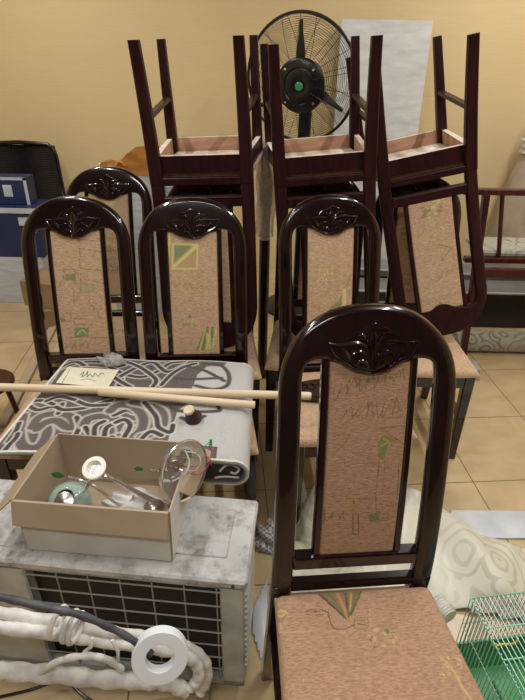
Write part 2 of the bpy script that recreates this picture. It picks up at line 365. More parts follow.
def padded(nx, ny, fmap, th, r, name, mat, parent, draw=None, both=False, size=(1, 1), crown=0.):
    """cushion: fmap(u,v,h) -> point, u,v in 0..1, h height above the base"""
    u = np.linspace(0, 1, nx); v = np.linspace(0, 1, ny)
    # denser near the edge handled by grid
    U, V = np.meshgrid(u, v)
    dx = np.minimum(U, 1-U)*size[0]; dy = np.minimum(V, 1-V)*size[1]
    d = np.minimum(dx, dy); d = np.where((dx < r) & (dy < r), np.maximum(0, r-np.hypot(r-dx, r-dy)), d)
    q = np.clip(1-d/r, 0, 1); hh = -(r*.9)*(1-np.sqrt(1-q*q))+crown*np.clip(d/(min(size)/2), 0, 1)**.6
    mb = MB()
    def sheet(sign):
        Vv = []
        for j in range(ny):
            for i in range(nx):
                Vv.append(fmap(U[j, i], V[j, i], sign*(th/2+hh[j, i]) if both else (th+hh[j, i] if sign > 0 else 0)))
        Fv = [(j*nx+i, j*nx+i+1, (j+1)*nx+i+1, (j+1)*nx+i) for j in range(ny-1) for i in range(nx-1)]
        return Vv, (Fv if sign > 0 else [f[::-1] for f in Fv])
    a, fa = sheet(1); mb.add(a, fa)
    per = [i for i in range(nx)]+[j*nx+nx-1 for j in range(1, ny)]+[(ny-1)*nx+i for i in range(nx-2, -1, -1)]+[j*nx for j in range(ny-2, 0, -1)]
    if both:
        b, fb = sheet(-1); mb.add(b, fb); n = nx*ny
        mb.f += [(per[k], per[k-1], n+per[k-1], n+per[k]) for k in range(len(per))]; mb.mi += [0]*len(per)
    else:
        n = nx*ny; bot = [fmap(U.ravel()[k], V.ravel()[k], 0) for k in per]; mb.v += [tuple(p) for p in bot]; L = len(per)
        mb.f += [(per[k], per[k-1], n+(k-1) % L, n+k) for k in range(L)]+[tuple(n+k for k in range(L))]; mb.mi += [0]*(L+1)
    o = mb.build(name, mat, parent, angle=60)
    cols = np.zeros((len(o.data.vertices), 4))
    if draw:
        (TL, TR, BL, BR), items = draw
        TL, TR, BL, BR = map(np.array, (TL, TR, BL, BR))
        Uu, Vv = U[..., None], V[..., None]
        XY = TL*(1-Uu)*(1-Vv)+TR*Uu*(1-Vv)+BL*(1-Uu)*Vv+BR*Uu*Vv
        pc = paint(XY[..., 0], XY[..., 1], items).reshape(-1, 4); cols[:nx*ny] = pc
        if both: cols[nx*ny:2*nx*ny] = pc
    set_print(o.data, cols)
    return o

def arch_mesh(lean):
    out, inn = [], []
    zA, NP = .93, 12
    for i in range(NP):
        z = .40+(zA-.40)*i/NP; out.append((-W/2, z)); inn.append((-.147, z))
    # outer arch
    NA = 60
    for i in range(NA+1):
        a = PI*(1-i/NA); e = 2/2.25
        cx, sx = math.cos(a), math.sin(a)
        out.append((W/2*math.copysign(abs(cx)**e, cx), zA+(HT-zA)*abs(sx)**e))
    # inner contour: post edge, rounded gap top, scalloped lower edge of the crest
    half = [(-.147, .93), (-.147, .965), (-.144, .985), (-.136, .998), (-.124, 1.004), (-.112, 1.006), (-.1, 1.006), (-.088, 1.004), (-.075, .999), (-.06, .996), (-.045, .991), (-.03, .982), (-.015, .976), (0, .974)]
    full = [Vector((x, z, 0)) for x, z in half]+[Vector((-x, z, 0)) for x, z in half[-2::-1]]
    L = [0]
    for a, b in zip(full[:-1], full[1:]): L.append(L[-1]+(b-a).length)
    # pair with the outer arch by angle so the strip does not shear
    for i in range(NA+1):
        t = i/NA; tt = t; s = tt*L[-1]; k = max(j for j in range(len(L)) if L[j] <= s+1e-9); k = min(k, len(L)-2)
        p = full[k].lerp(full[k+1], (s-L[k])/(L[k+1]-L[k])); inn.append((p.x, p.y))
    for i in range(NP-1, -1, -1): out.append((W/2, out[i][1])); inn.append((.147, inn[i][1]))
    T = .030; rings = []
    for (ox, oz), (ix, iz) in zip(out, inn):
        wd = math.hypot(ox-ix, oz-iz); ring = []
        e = .0105
        offs = [(0, -.0065), (.0025, -.0115), (.006, -.0142), (e, -.015), (wd*.3, -.0162), (wd*.7, -.0162), (wd-.007, -.015), (wd-.002, -.012), (wd, -.008), (wd, .010), (wd-.004, .015), (e, .015), (.003, .012), (0, .006)]
        for d, y in offs:
            f = min(max(d/wd, 0), 1); x = ox+(ix-ox)*f; z = oz+(iz-oz)*f
            ring.append((x, ypro(z, lean)+.016+y, z))
        rings.append(ring)
    return MB().loft(rings)
CARVE = [[(125, 135), (150, 112), (180, 108), (195, 98), (218, 88), (250, 100), (272, 104), (310, 125)],
 [(210, 240), (212, 190), (200, 155), (180, 140), (150, 135), (125, 140)], [(215, 240), (216, 190), (235, 150), (265, 125), (305, 120)],
 [(202, 180), (180, 155), (130, 148), (80, 155), (38, 150)], [(38, 150), (60, 190), (100, 215), (150, 240), (210, 253)],
 [(222, 175), (245, 155), (300, 145), (360, 150), (400, 145)], [(400, 145), (370, 190), (320, 215), (270, 243), (215, 253)],
 [(205, 220), (190, 190), (160, 178), (135, 190), (122, 208)], [(222, 220), (240, 188), (275, 178), (300, 190), (312, 208)],
 [(206, 240), (188, 215), (165, 210), (150, 225)], [(222, 240), (240, 215), (262, 210), (278, 225)],
 [(213, 180), (205, 140), (212, 112)], [(216, 180), (226, 140), (216, 112)], [(186, 140), (170, 122), (150, 125)], [(248, 135), (262, 115), (288, 115)],
 [(90, 165), (110, 185), (125, 208)], [(345, 160), (325, 185), (312, 208)]]
def carving(lean, parent, mat):
    mb = MB()
    for c in CARVE:
        pts = []
        for x, y in c:
            X = (x-215)*.00053; Z = 1.077-(y-88)*.00059; pts.append((X, ypro(Z, lean)-.0008, Z))
        n = len(pts); mb.tube(smooth_path(pts, 4), lambda t: .0012+.0030*math.sin(PI*min(max(t, .08), .92)), 6)
    return mb.build('carving', mat, parent, angle=50)
def stile_path(s, lean, z0=.55, z1=1.01, n=10): return [(s*.0965, ypro(z0+(z1-z0)*i/n, lean)+.017, z0+(z1-z0)*i/n) for i in range(n+1)]
def make_chair(name, label, draw=None, seat_draw=None, lean=.15, wood='wood', fab='fab_tan', res=1.0, loc=(0, 0, 0), rot=(0, 0, 0), group='carved mahogany dining chairs'):
    t = thing(name, label, 'chair', loc, rot[2], group, rot[0], rot[1])
    arch_mesh(lean).build('back_frame', wood, t, angle=40)
    carving(lean, t, wood)
    for s in (-1, 1):   # inner stiles
        mb = MB(); rings = []
        for x, y, z in stile_path(s, lean): rings.append([(x+a*.0085, y+b*.011, z) for a, b in ((-1, -.6), (-.6, -1), (.6, -1), (1, -.6), (1, .6), (.6, 1), (-.6, 1), (-1, .6))])
        mb.loft(rings).build('stile', wood, t)
        # rear leg below the post
        mb = MB(); rings = []
        for i in range(11):
            z = .47-.47*i/10; wd = .024-.006*max(0, (.4-z)/.4); dp = .0165+.001*(z < .4); x = s*(.171-.0*z); y = ypro(z, lean)+.017
            rings.append([(x+a*wd, y+b*dp, z) for a, b in ((-1, -.7), (-.8, -1), (.8, -1), (1, -.7), (1, .7), (.8, 1), (-.8, 1), (-1, .7))])
        mb.loft(rings).build('leg', wood, t)
        # front leg, square and tapering with a slight sweep forward
        mb = MB(); rings = []
        for i in range(11):
            z = .425-.425*i/10; h = .0215-.0055*max(0, (.38-z)/.38); x = s*(WF/2-.024); y = -SD+.026-.008*(1-z/.425)**2
            rings.append([(x+a*h, y+b*h, z) for a, b in ((-1, -.8), (-.8, -1), (.8, -1), (1, -.8), (1, .8), (.8, 1), (-.8, 1), (-1, .8))])
        mb.loft(rings).build('leg', wood, t)
        MB().bar((s*(WF/2-.026), -SD+.03, .215), (s*.169, ypro(.24, lean)+.01, .24), .028, .017, .003).build('stretcher', [wood], t)
    MB().box((0, ypro(.538, lean)+.017, .536), (.30, .032, .038), .005).build('rail', wood, t)
    MB().box((0, ypro(.47, lean)+.017, .462), (.30, .024, .028), .004).build('rail', wood, t)
    # seat frame: stained outside, raw inside and on the hidden edge
    mb = MB(); o = [(-WF/2+.006, -SD+.008), (WF/2-.006, -SD+.008), (.18, .012), (-.18, .012)]; i_ = [(-WF/2+.026, -SD+.026), (WF/2-.026, -SD+.026), (.155, -.012), (-.155, -.012)]
    z0, z1 = .372, .436
    V = [(x, y, z0) for x, y in o]+[(x, y, z1) for x, y in o]+[(x, y, z0) for x, y in i_]+[(x, y, z1) for x, y in i_]
    for k in range(4):
        j = (k+1) % 4
        mb.add(V, [(k, j, 4+j, 4+k)], 0); mb.add(V, [(8+k, 12+k, 12+j, 8+j)], 1); mb.add(V, [(k, 8+k, 8+j, j)], 2); mb.add(V, [(4+k, 4+j, 12+j, 12+k)], 1)
    mb.build('seat_frame', [wood, 'raw', 'raw_edge'], t, smooth=False)
    MB().box((0, -SD/2, .431), (.34, SD-.06, .008), .001).build('seat_board', 'raw_edge', t, smooth=False)
    # seat cushion
    def fm(u, v, h):
        wv = (.375/2)*(1-v)+(WF/2+.004)*v; bow = .012*(1-(2*u-1)**2)*v
        return ((2*u-1)*wv, -.004-(SD+.004)*v-bow, .436+h)
    padded(int(60*res), int(60*res), fm, .026, .020, 'seat', fab, t, seat_draw, size=(.41, .42), crown=.004)
    # padded back panel, cloth on both faces
    def fb(u, v, h):
        z = 1.0-(1.0-.552)*v; return ((2*u-1)*.089, ypro(z, lean)+.018-h, z)
    padded(int(40*res), int(100*res), fb, .020, .006, 'back_panel', fab, t, draw, both=True, size=(.178, .45))
    return t

SEATF = None
def seat_front_draw():
    # drawing frame is the picture crop; corners follow the seat's real outline
    items = []
    D, Gn, Yl = (66, 56, 36), (96, 104, 60), (190, 170, 104)
    items += [('p', [(122, 72), (228, 60), (196, 132), (186, 130)], (110, 86, 52), 0, .7)]
    items += [('l', [(128, 72), (188, 128)], D, 4), ('l', [(148, 70), (190, 126)], Gn, 6), ('l', [(168, 70), (193, 126)], (176, 128, 84), 7), ('l', [(186, 68), (195, 124)], D, 4), ('l', [(200, 66), (196, 124)], Yl, 3), ('l', [(212, 64), (198, 120)], Gn, 6), ('l', [(224, 62), (200, 120)], D, 4)]
    items += [('l', [(100, 113), (112, 108), (122, 114), (134, 108), (148, 114), (152, 125)], D, 3), ('l', [(102, 119), (148, 121)], D, 2), ('l', [(150, 124), (160, 150), (186, 152), (206, 140), (208, 128)], D, 3), ('l', sql(206, 127, 236, 150), Gn, 3, .8), ('l', [(212, 132), (230, 133)], Gn, 3), ('l', [(212, 140), (230, 141)], D, 3),
              ('l', [(48, 158), (150, 155), (190, 158)], (200, 160, 110), 2.5, .6), ('l', [(240, 100), (242, 145)], (200, 160, 110), 2, .6)]
    items += blot(234, 145, 290, 188, 26, 3, (Yl, Yl, (104, 96, 52), (150, 120, 80)), .16)
    items += [('l', [(38, 115), (48, 110), (58, 116), (48, 124), (38, 120)], Yl, 4), ('l', [(58, 120), (50, 130)], D, 3), ('p', sq(40, 138, 48, 162), Yl, 0, .7), ('l', [(40, 165), (52, 240)], (150, 118, 80), 2, .6)]
    items += blot(36, 262, 58, 300, 9, 5, (Yl, (170, 134, 90)))
    items += blot(395, 210, 440, 262, 30, 9, (Yl, (206, 186, 116), (120, 98, 66)), .12)
    items += [('l', [(425, 245), (440, 275), (462, 305)], Yl, 5, .8), ('l', [(395, 212), (430, 250)], Yl, 5, .7), ('l', zig(190, 240, 300, 236, 8, 4, 4), (196, 156, 120), 2.5, .5), ('l', zig(90, 262, 160, 258, 8, 4, 6), (196, 156, 120), 2.5, .5)]
    return items
F_POSE = ((.2100, .808, 0), (0, .036, .12))
front = make_chair('dining_chair', 'carved mahogany chair nearest the camera with rose-brown patterned seat and back',
    PF, None, .172, 'wood', 'fab_front', 2.2, F_POSE[0], F_POSE[1], None)
# paint the near seat by looking up each vertex's place in the drawing frame
import mathutils
def paint_seat(chair, items):
    bpy.context.view_layer.update()
    o = [c for c in chair.children if c.name.startswith('seat') and c.data.color_attributes and len(c.data.vertices) > 5000][0]
    MW = chair.matrix_world
    c, s = math.cos(ROLL), math.sin(ROLL)
    n = len(o.data.vertices); co = np.empty(n*3); o.data.vertices.foreach_get('co', co); co = co.reshape(-1, 3)
    mw = np.array(MW); wco = co @ mw[:3, :3].T + mw[:3, 3]
    y, z, x = wco[:, 1], wco[:, 2]-HC, wco[:, 0]
    Z = y*math.cos(TH)-z*math.sin(TH); Yc = y*math.sin(TH)+z*math.cos(TH); u = x/Z*FPX; v = -Yc/Z*FPX
    px = 262.5+u*c-v*s; py = 350+u*s+v*c
    cols = paint((px-260)*2.1875, (py-560)*2.1875, items)
    cols[(co[:, 2] < HS-.012)] = 0
    o.data.color_attributes['print'].data.foreach_set('color', cols.astype(np.float32).ravel())
paint_seat(front, seat_front_draw())

g = 'upright carved dining chairs behind the near one'
make_chair('dining_chair', 'leftmost upright carved chair, tan panel with small green squares, rug on its seat', P1, None, .15, 'wood', 'fab_tan', 1.3, (-.652, 1.70, 0), (0, -.02, .03), g)
make_chair('dining_chair', 'upright carved chair with yellow-framed square at top of its tan panel, behind rug', P2, generic_print(4), .15, 'wood', 'fab_tan', 1.3, (-.2458, 1.7137, 0), (0, -.006, .0694), g)
make_chair('dining_chair', 'upright carved chair directly behind the near chair, yellow blocks on its panel', P3, generic_print(5), .15, 'wood', 'fab_tan', 1.3, (.2631, 1.795, 0), (0, -.003, .1248), g)
make_chair('dining_chair', 'upright carved chair half hidden behind the leftmost chair, by blue cartons', generic_print(6), generic_print(7), .15, 'wood', 'fab_pale', 1.0, (-.6979, 2.2517, 0), (0, 0, .0488), g)
bottom = make_chair('dining_chair', 'right-hand bottom chair with pink-tan seat corner showing, under an upturned chair', generic_print(8), generic_print(9), .15, 'wood', 'fab_tan', 1.0, (.6781, 2.2277, 0), (0, -.006, -.0309), 'bottom chairs of the three stacks')
c = copy_tree(bottom); c.location = (-.2386, 2.165, 0); c.rotation_euler = (0, 0, .0568)
c['label'] = 'bottom chair of the leftmost stack, mostly hidden behind the square-patterned chair'
c = copy_tree(bottom); c.location = (.2447, 2.24, 0); c.rotation_euler = (0, 0, -.05)
c['label'] = 'bottom chair of the middle stack, hidden behind the chair with yellow blocks'
g = 'upturned chairs stacked legs up'
top = make_chair('dining_chair', 'rightmost upturned chair, legs in the air, tilted, its bare tan back panel showing', PC, None, .15, 'wood_dull', 'fab_tan', 1.2, (.5374, 2.1845, 1.592), (PI, -.2277, .0208), g)
c = copy_tree(top); c.location = (-.2646, 2.03, 1.6); c.rotation_euler = (PI+.0276, -.0529, -.0464); c['label'] = 'leftmost upturned chair with four legs in the air against the plain yellow wall'
c = copy_tree(top); c.location = (.1819, 2.075, 1.602); c.rotation_euler = (PI+.0178, -.0925, .0411); c['label'] = 'middle upturned chair, legs in the air directly in front of the fan'

# ---------------------------------------------------------------- carpet folded on the seats
def make_rug():
    t = thing('folded_carpet', 'folded grey-brown carpet with cream-outlined scrolls lying across two chair seats', 'carpet', (-.4, 1.4, .462))
    xl, xr, yf, yb, zt, th = -.765, -.075, 1.125, 1.665, .566, .014
    NX, NY = 300, 200
    path = []   # cross-section: top sheet then the fold at the right then the underside
    Rr = (zt-.477)/2
    Lt = xr-xl; La = PI*Rr; Lb = .30; L = Lt+La+Lb
    def pos(s, off):
        if s < Lt: return xl+s, zt+off+.004*math.sin(s*14)-.012*max(0, 1-s/.3)**1.5
        if s < Lt+La:
            a = (s-Lt)/Rr; return xr+(Rr+off)*math.sin(a), zt-Rr+(Rr+off)*math.cos(a)
        return xr-(s-Lt-La), zt-2*Rr-off
    S = np.linspace(0, L, NX); Yv = np.linspace(0, 1, NY)
    mb = MB()
    def pt(s, v, off):
        x, z = pos(s, off); y0 = yf+.03*(1-min(1, (x-xl)/(Lt)))*1.0; y = y0+(yb+.02*(1-min(1, (x-xl)/Lt))-y0)*v
        x2 = x+(.045*(v-.2) if s < Lt*.5 else .012*v)*(1-min(1, s/(Lt))); zz = z-.004*max(0, 1-v/.05)-.004*max(0, (v-.95)/.05)
        return (x2, y, zz)
    A = [pt(s, v, 0) for v in Yv for s in S]; B = [pt(s, v, -th) for v in Yv for s in S]
    F = [(j*NX+i, j*NX+i+1, (j+1)*NX+i+1, (j+1)*NX+i) for j in range(NY-1) for i in range(NX-1)]
    n = NX*NY
    F2 = [tuple(q+n for q in f[::-1]) for f in F]
    per = [i for i in range(NX)]+[j*NX+NX-1 for j in range(1, NY)]+[(NY-1)*NX+i for i in range(NX-2, -1, -1)]+[j*NX for j in range(NY-2, 0, -1)]
    F3 = [(per[k], per[k-1], n+per[k-1], n+per[k]) for k in range(len(per))]
    mb.add(A+B, F+F2+F3)
    o = mb.build('folded_layer', 'rug', t, angle=60)
    # figures
    CR, DK, LG = (220, 216, 204), (70, 62, 60), (184, 184, 180)
    def a(pts): return [((p:=at(x, y, z=.566)).x, p.y) for x, y in pts]
    def c1(pts): return a([(x/4.04, 350+y/4.04) for x, y in pts])
    def c2(pts): return a([(110+x/3.5, 350+y/3.5) for x, y in pts])
    X = np.array([p[0] for p in A]); Yy = np.array([p[1] for p in A]); ss = np.tile(S, NY); X = np.where(ss > Lt, xr+(ss-Lt), X)
    def sm(p, n=6): return [(q.x, q.y) for q in smooth_path([(x, y, 0) for x, y in p], n)]
    curves = [
     c1([(90, 255), (78, 320), (85, 375), (120, 395), (165, 380), (190, 330), (175, 290), (140, 300)]),
     c1([(130, 305), (160, 265), (225, 255), (280, 265), (305, 305), (270, 310), (230, 285), (185, 290), (150, 315)]),
     c1([(235, 255), (245, 230), (252, 215)]), c1([(105, 205), (150, 235), (215, 225), (255, 240), (330, 235), (400, 215), (450, 200)]),
     c1([(100, 200), (160, 195), (215, 215)]), c1([(300, 200), (360, 222), (440, 218)]), c1([(310, 270), (320, 310), (300, 350)]),
     c1([(340, 300), (360, 275), (420, 265), (480, 285), (495, 330), (470, 350)]), c1([(345, 310), (365, 345)]), c1([(420, 350), (430, 310), (470, 290)]), c1([(380, 345), (385, 305), (420, 285)]),
     c1([(30, 360), (60, 320), (75, 285)]), c1([(20, 390), (60, 350), (70, 330)]), c1([(190, 125), (215, 90), (240, 50)]), c1([(150, 125), (200, 80), (300, 50), (380, 45), (440, 55)]),
     c1([(240, 60), (300, 40), (340, 60)]), c1([(460, 90), (490, 110), (480, 140), (510, 150)]), c1([(340, 70), (420, 75), (500, 60)]), c1([(185, 200), (240, 185), (300, 200)]),
     c1([(460, 260), (510, 240), (540, 250)]), c1([(500, 340), (520, 300), (560, 290)]),
     c2([(0, 60), (60, 85), (120, 90), (170, 70), (210, 45), (260, 40)]), c2([(20, 100), (90, 60), (150, 40), (200, 75), (260, 55)]), c2([(60, 40), (110, 60), (160, 100), (150, 125)]), c2([(180, 120), (215, 85), (260, 60), (300, 50)]),
     c2([(0, 85), (40, 110), (70, 125)]), c2([(150, 20), (200, 35), (250, 20), (300, 25)]),
     c2([(0, 210), (30, 190), (80, 195), (115, 230), (110, 275), (70, 305), (30, 300)]), c2([(80, 180), (130, 190), (180, 215), (185, 260), (150, 290), (110, 300)]), c2([(120, 180), (160, 230), (170, 270), (210, 290), (220, 265)]),
     c2([(20, 250), (50, 240), (70, 260), (50, 300)]), c2([(100, 320), (140, 285), (180, 300)]), c2([(5, 300), (40, 320), (80, 318)])]
    light = [c2([(225, 100), (300, 105), (390, 100)]), c2([(330, 50), (385, 55), (415, 85), (410, 125), (360, 140), (300, 128)]), c2([(210, 200), (240, 215), (310, 220), (380, 215), (378, 200)]), c2([(250, 240), (285, 250), (330, 235)]), c2([(270, 60), (330, 75), (400, 110)])]
    items = [('p', c2([(340, 60), (395, 60), (430, 20), (530, 30), (540, 345), (195, 335), (235, 215), (270, 190), (290, 130), (305, 90)]), LG, 0, .96), ('p', c1([(20, 395), (60, 380), (100, 400), (60, 420), (10, 420)]), LG, 0, .9)]
    xx = xr+.001
    items += [('p', [(xx-.05, 1.1), (xx+.02, 1.1), (xx+.02, 1.75), (xx-.05, 1.75)], LG, 0, .96)]
    for n_, cu in enumerate(curves):
        if n_ in (0, 1, 7, 27, 28, 33): items.append(('l', sm(cu), CR, .042, 1)); items.append(('l', sm(cu), (92, 84, 80), .034, 1)); continue
        items.append(('l', sm(cu), CR, .0255, 1)); items.append(('l', sm(cu), (54, 48, 48), .0175, 1))
    for cu in light: items.append(('l', sm(cu), (70, 62, 60), .016, 1))
    # mid-tone fillings and the bound cream edge
    cols = paint(X, Yy, items)
    vv = np.repeat(Yv, NX)
    edge = (vv < .012) | (vv > .988) | (ss < .010); cols[edge] = (*lin(CR), 1)
    fold = (ss > Lt) & ~edge; cols[fold] = (*lin(LG), .96)
    colsB = cols.copy(); g2 = .5+.5*np.sin(ss*90)*np.sin(vv*40); colsB[:] = (*lin((60, 56, 54)), 1)
    set_print(o.data, np.vstack([cols, colsB]))
    # inner fold, seen end-on: dark pile with a cream scroll
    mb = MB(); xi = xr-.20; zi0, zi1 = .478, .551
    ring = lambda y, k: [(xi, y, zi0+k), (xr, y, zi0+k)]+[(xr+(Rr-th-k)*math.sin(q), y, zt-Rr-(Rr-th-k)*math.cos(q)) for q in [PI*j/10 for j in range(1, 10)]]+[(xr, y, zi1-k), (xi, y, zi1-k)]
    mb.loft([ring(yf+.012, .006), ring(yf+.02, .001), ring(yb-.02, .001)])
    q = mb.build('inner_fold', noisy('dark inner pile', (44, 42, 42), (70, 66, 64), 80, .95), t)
    mb = MB()
    for pts in ([(-.115, .515), (-.10, .535), (-.08, .54), (-.06, .525), (-.07, .508), (-.085, .512)], [(-.13, .49), (-.10, .495), (-.06, .492)]):
        mb.tube(smooth_path([(x, yf+.012, z) for x, z in pts], 4), .0035, 6)
    mb.build('scroll_edge', 'cream', t)
    for ch in t.children: ch.location = (-t.location.x, -t.location.y, -t.location.z)
    return t
make_rug()
# price ticket
mb = MB()
q = [at(x, y, z=.570) for x, y in ((68, 367), (119, 370), (108, 388), (56, 383))]
V = [tuple(p) for p in q]+[tuple(p+Vector((0, 0, .001))) for p in q]
tk = thing('paper_ticket', 'pale yellow handwritten paper ticket lying on the carpet', 'label', tuple(sum(q, Vector())/4))
mb.add(V, [(3, 2, 1, 0), (4, 5, 6, 7), (0, 1, 5, 4), (1, 2, 6, 5), (2, 3, 7, 6), (3, 0, 4, 7)])
pp = mb.build('paper', noisy('pale yellow paper', (208, 204, 178), (224, 220, 196), 20, .7), tk, smooth=False); pp.location = -tk.location
mb = MB()
def onpaper(x, y): return at(x, y, z=.5722)
mb.tube(smooth_path([onpaper(x, y) for x, y in ((80, 375), (84, 372), (82, 377), (86, 374), (88, 371), (87, 377), (90, 374), (93, 377), (95, 373), (98, 376), (101, 373), (104, 374))], 4), .0009, 5)
mb.tube(smooth_path([onpaper(x, y) for x, y in ((80, 380), (88, 379), (96, 381))], 4), .0006, 5); mb.tube([onpaper(70, 369), onpaper(62, 383)], .0006, 5)
wr = mb.build('handwriting', noisy('blue grey ink', (70, 84, 92), (90, 104, 110), 20, .6), tk); wr.location = -tk.location
# crumpled film on the rug's back edge
def crumple(name, label, cat, loc, size, mat, seed=1, n=26, rough=.35):
    r = np.random.default_rng(seed); ph = r.uniform(0, 6.28, (8, 3)); fr = r.uniform(2, 9, (8, 3)); V = []
    for j in range(n+1):
        th = PI/2*1.0*j/n
        for i in range(2*n):
            a = 2*PI*i/(2*n); d = Vector((math.cos(a)*math.sin(th), math.sin(a)*math.sin(th), math.cos(th)))
            k = sum(math.sin(fr[m, 0]*d.x+fr[m, 1]*d.y+fr[m, 2]*d.z+ph[m, 0]) for m in range(8))/8
            q = 1+rough*k; V.append((d.x*size[0]*q, d.y*size[1]*q, max(0, d.z)*size[2]*q))
    F = [(j*2*n+i, j*2*n+(i+1) % (2*n), (j+1)*2*n+(i+1) % (2*n), (j+1)*2*n+i) for j in range(n) for i in range(2*n)]+[tuple(n*2*n+i for i in range(2*n))]
    o = MB().add(V, F).build(name, mat, angle=180); o.location = loc; return tag(o, label, cat)
p = at(113, 362, z=.57); crumple('plastic_bag', 'crumpled clear plastic bag at the back edge of the carpet', 'bag', (p.x, p.y-.01, .575), (.05, .03, .035), 'film', 3, 18, .5)

# dowels on the carpet
def rod(a, b, r, label):
    mb = MB(); v = b-a; mb.tube([a, a+v*.004, a+v*.5, b-v*.004, b], lambda t: r*(.82 if t in (0, 1) else 1), 14)
    o = mb.build('wooden_dowel', 'dowel', angle=50); return tag(o, label, 'dowel', 'pale wooden dowels on the carpet')
Z = .586
rod(at(-40, 386, z=Z), at(311, 396, z=Z), .0135, 'longer pale round dowel spanning the carpet and pointing at the near chair')
rod(at(100, 389.5, z=Z+.007)+Vector((0, -.015, 0)), at(255, 405, z=Z), .0125, 'shorter pale round dowel lying just in front of the longer one')
t = thing('turned_ornament', 'dark stained wooden knob with pale cut face lying by the dowels', 'ornament', at(195, 420, z=.568))
Mx = Matrix.Rotation(math.radians(-18), 4, 'Y') @ Matrix.Rotation(math.radians(14), 4, 'X')
MB().lathe([(.014, 0), (.026, .004), (.028, .016), (.021, .026), (.017, .034), (.0165, .046)], 22, Mx).build('knob_body', 'bark', t)
MB().lathe([(.0165, .0455), (.017, .047), (.017, .053), (.0155, .055)], 22, Mx).build('cut_face', 'dowel', t)

# loose carved crest lying on the seat behind the near chair
t = thing('loose_backrest', 'loose carved dark wood crest lying flat on the seat behind the near chair', 'chair part', (.235, 1.585, .475), .05)
mb = MB(); out = [(-.15, .0)]+[(-.15+.3*i/20, .055*math.sin(PI*i/20)+.04) for i in range(21)]+[(.15, 0)]+[(.15-.3*i/20, -.035*math.sin(PI*i/20)**.8) for i in range(1, 20)]
mb.loft([[(x, y, 0) for x, y in out], [(x, y, .014) for x, y in out], [(x*.97, y*.9+.002, .019) for x, y in out]]); mb.build('crest', 'wood', t)
mb = MB()
for k in range(-4, 5):
    mb.tube(smooth_path([(k*.03, -.02, .019), (k*.03+.012, .01, .022), (k*.03+.02, .04, .021), (k*.03+.006, .055, .019)], 4), .003, 6)
    mb.tube(smooth_path([(k*.03+.004, .02, .019), (k*.03-.008, .035, .022), (k*.03-.004, .05, .019)], 4), .0025, 6)
mb.build('carving', 'wood', t)

# ---------------------------------------------------------------- air conditioner outdoor unit
ACW, ACD, ACH = .80, .25, .475
t = thing('air_conditioner_unit', 'dusty white outdoor air conditioner unit with wire grille, carton on top', 'air conditioner', (-.032, .806, 0), -.085)
# local: x from -ACW to 0, y 0..ACD, front at y=0
def bx(x0, x1, y0, y1, z0, z1, r=.004): return ((x0+x1)/2, (y0+y1)/2, (z0+z1)/2), (x1-x0, y1-y0, z1-z0), r
mb = MB()
gx0, gx1, gz0, gz1 = -.548, -.06, .055, .440
for a in ((-ACW, 0, .02, ACD, .03, gz0), (-ACW, 0, .02, ACD, gz1, ACH-.012), (-ACW, gx0, .0, ACD, .03, ACH-.012), (gx1, 0, .0, ACD, .03, ACH-.012), (gx0, gx1, .13, ACD, gz0-.005, gz1+.005)):
    mb.box(*bx(*a))
mb.box(*bx(-ACW, 0, 0, .03, .03, gz0)); mb.box(*bx(-ACW, 0, 0, .03, gz1, ACH-.012))
mb.build('casing', 'white_metal', t)
MB().box(*bx(gx0+.002, gx1-.002, .03, .125, gz0, gz1, .001)).build('condenser_coil', 'fin', t)
mb = MB()
for i in range(7):
    x = gx0+.006+(gx1-gx0-.012)*i/6; mb.tube([(x, -.002, gz0-.004), (x, -.004, gz1+.004)], .0021, 6)
for i in range(8):
    z = gz0+.006+(gz1-gz0-.012)*i/7; mb.tube([(gx0-.004, -.005, z), (gx1+.004, -.005, z)], .0021, 6)
mb.build('wire_grille', 'wire', t)
mb = MB(); mb.box(*bx(-ACW-.008, .008, -.010, ACD+.008, ACH-.018, ACH+.008, .008)); mb.box(*bx(-.225, -.05, .055, .20, ACH+.006, ACH+.013, .006))
mb.box(*bx(-ACW+.03, -.30, .03, .21, ACH+.006, ACH+.010, .004)); mb.build('top_cover', 'dusty', t)
mb = MB()
for i in range(14): mb.box((.002, .06, .10+i*.023), (.008, .09, .011), .003)
mb.build('side_louvres', 'white_metal', t)
mb = MB(); mb.lathe([(.004, 0), (.004, .003)], 10, Matrix.Translation((-.025, -.0105, ACH-.004)) @ Matrix.Rotation(PI/2, 4, 'X')); mb.build('screw', 'dark_metal', t)
for x in (-.68, -.12):
    MB().box((x, ACD/2, .015), (.05, ACD+.04, .03), .005).build('foot', 'white_metal', t)

# carton on top of it
BZ = ACH+.013
t = thing('cardboard_box', 'open white carton with brown inside flaps holding lamp parts', 'box', (-.378, .985, BZ), -.075)
bw, bd, bh = .178, .118, .165; th = .004
mb = MB()
def slab(mb, a, b, c, d, n, mi=(0, 1)):
    """two-sided board through four corners, offset n outwards; outer face first material"""
    a, b, c, d, n = map(Vector, (a, b, c, d, n)); q = [a, b, c, d]; V = [tuple(p) for p in q]+[tuple(p+n) for p in q]
    mb.add(V, [(4, 5, 6, 7)], mi[0]); mb.add(V, [(3, 2, 1, 0), (0, 1, 5, 4), (1, 2, 6, 5), (2, 3, 7, 6), (3, 0, 4, 7)], mi[1])
slab(mb, (-bw, -bd, 0), (bw, -bd, 0), (bw+.004, -bd-.002, bh), (-bw-.004, -bd-.002, bh), (0, -th, 0))
slab(mb, (-bw, bd, 0), (bw, bd, 0), (bw+.008, bd, bh+.002), (-bw-.0, bd, bh+.002), (0, th, 0))
slab(mb, (-bw, -bd, 0), (-bw, bd, 0), (-bw-.0, bd, bh+.002), (-bw-.004, -bd-.002, bh), (-th, 0, 0))
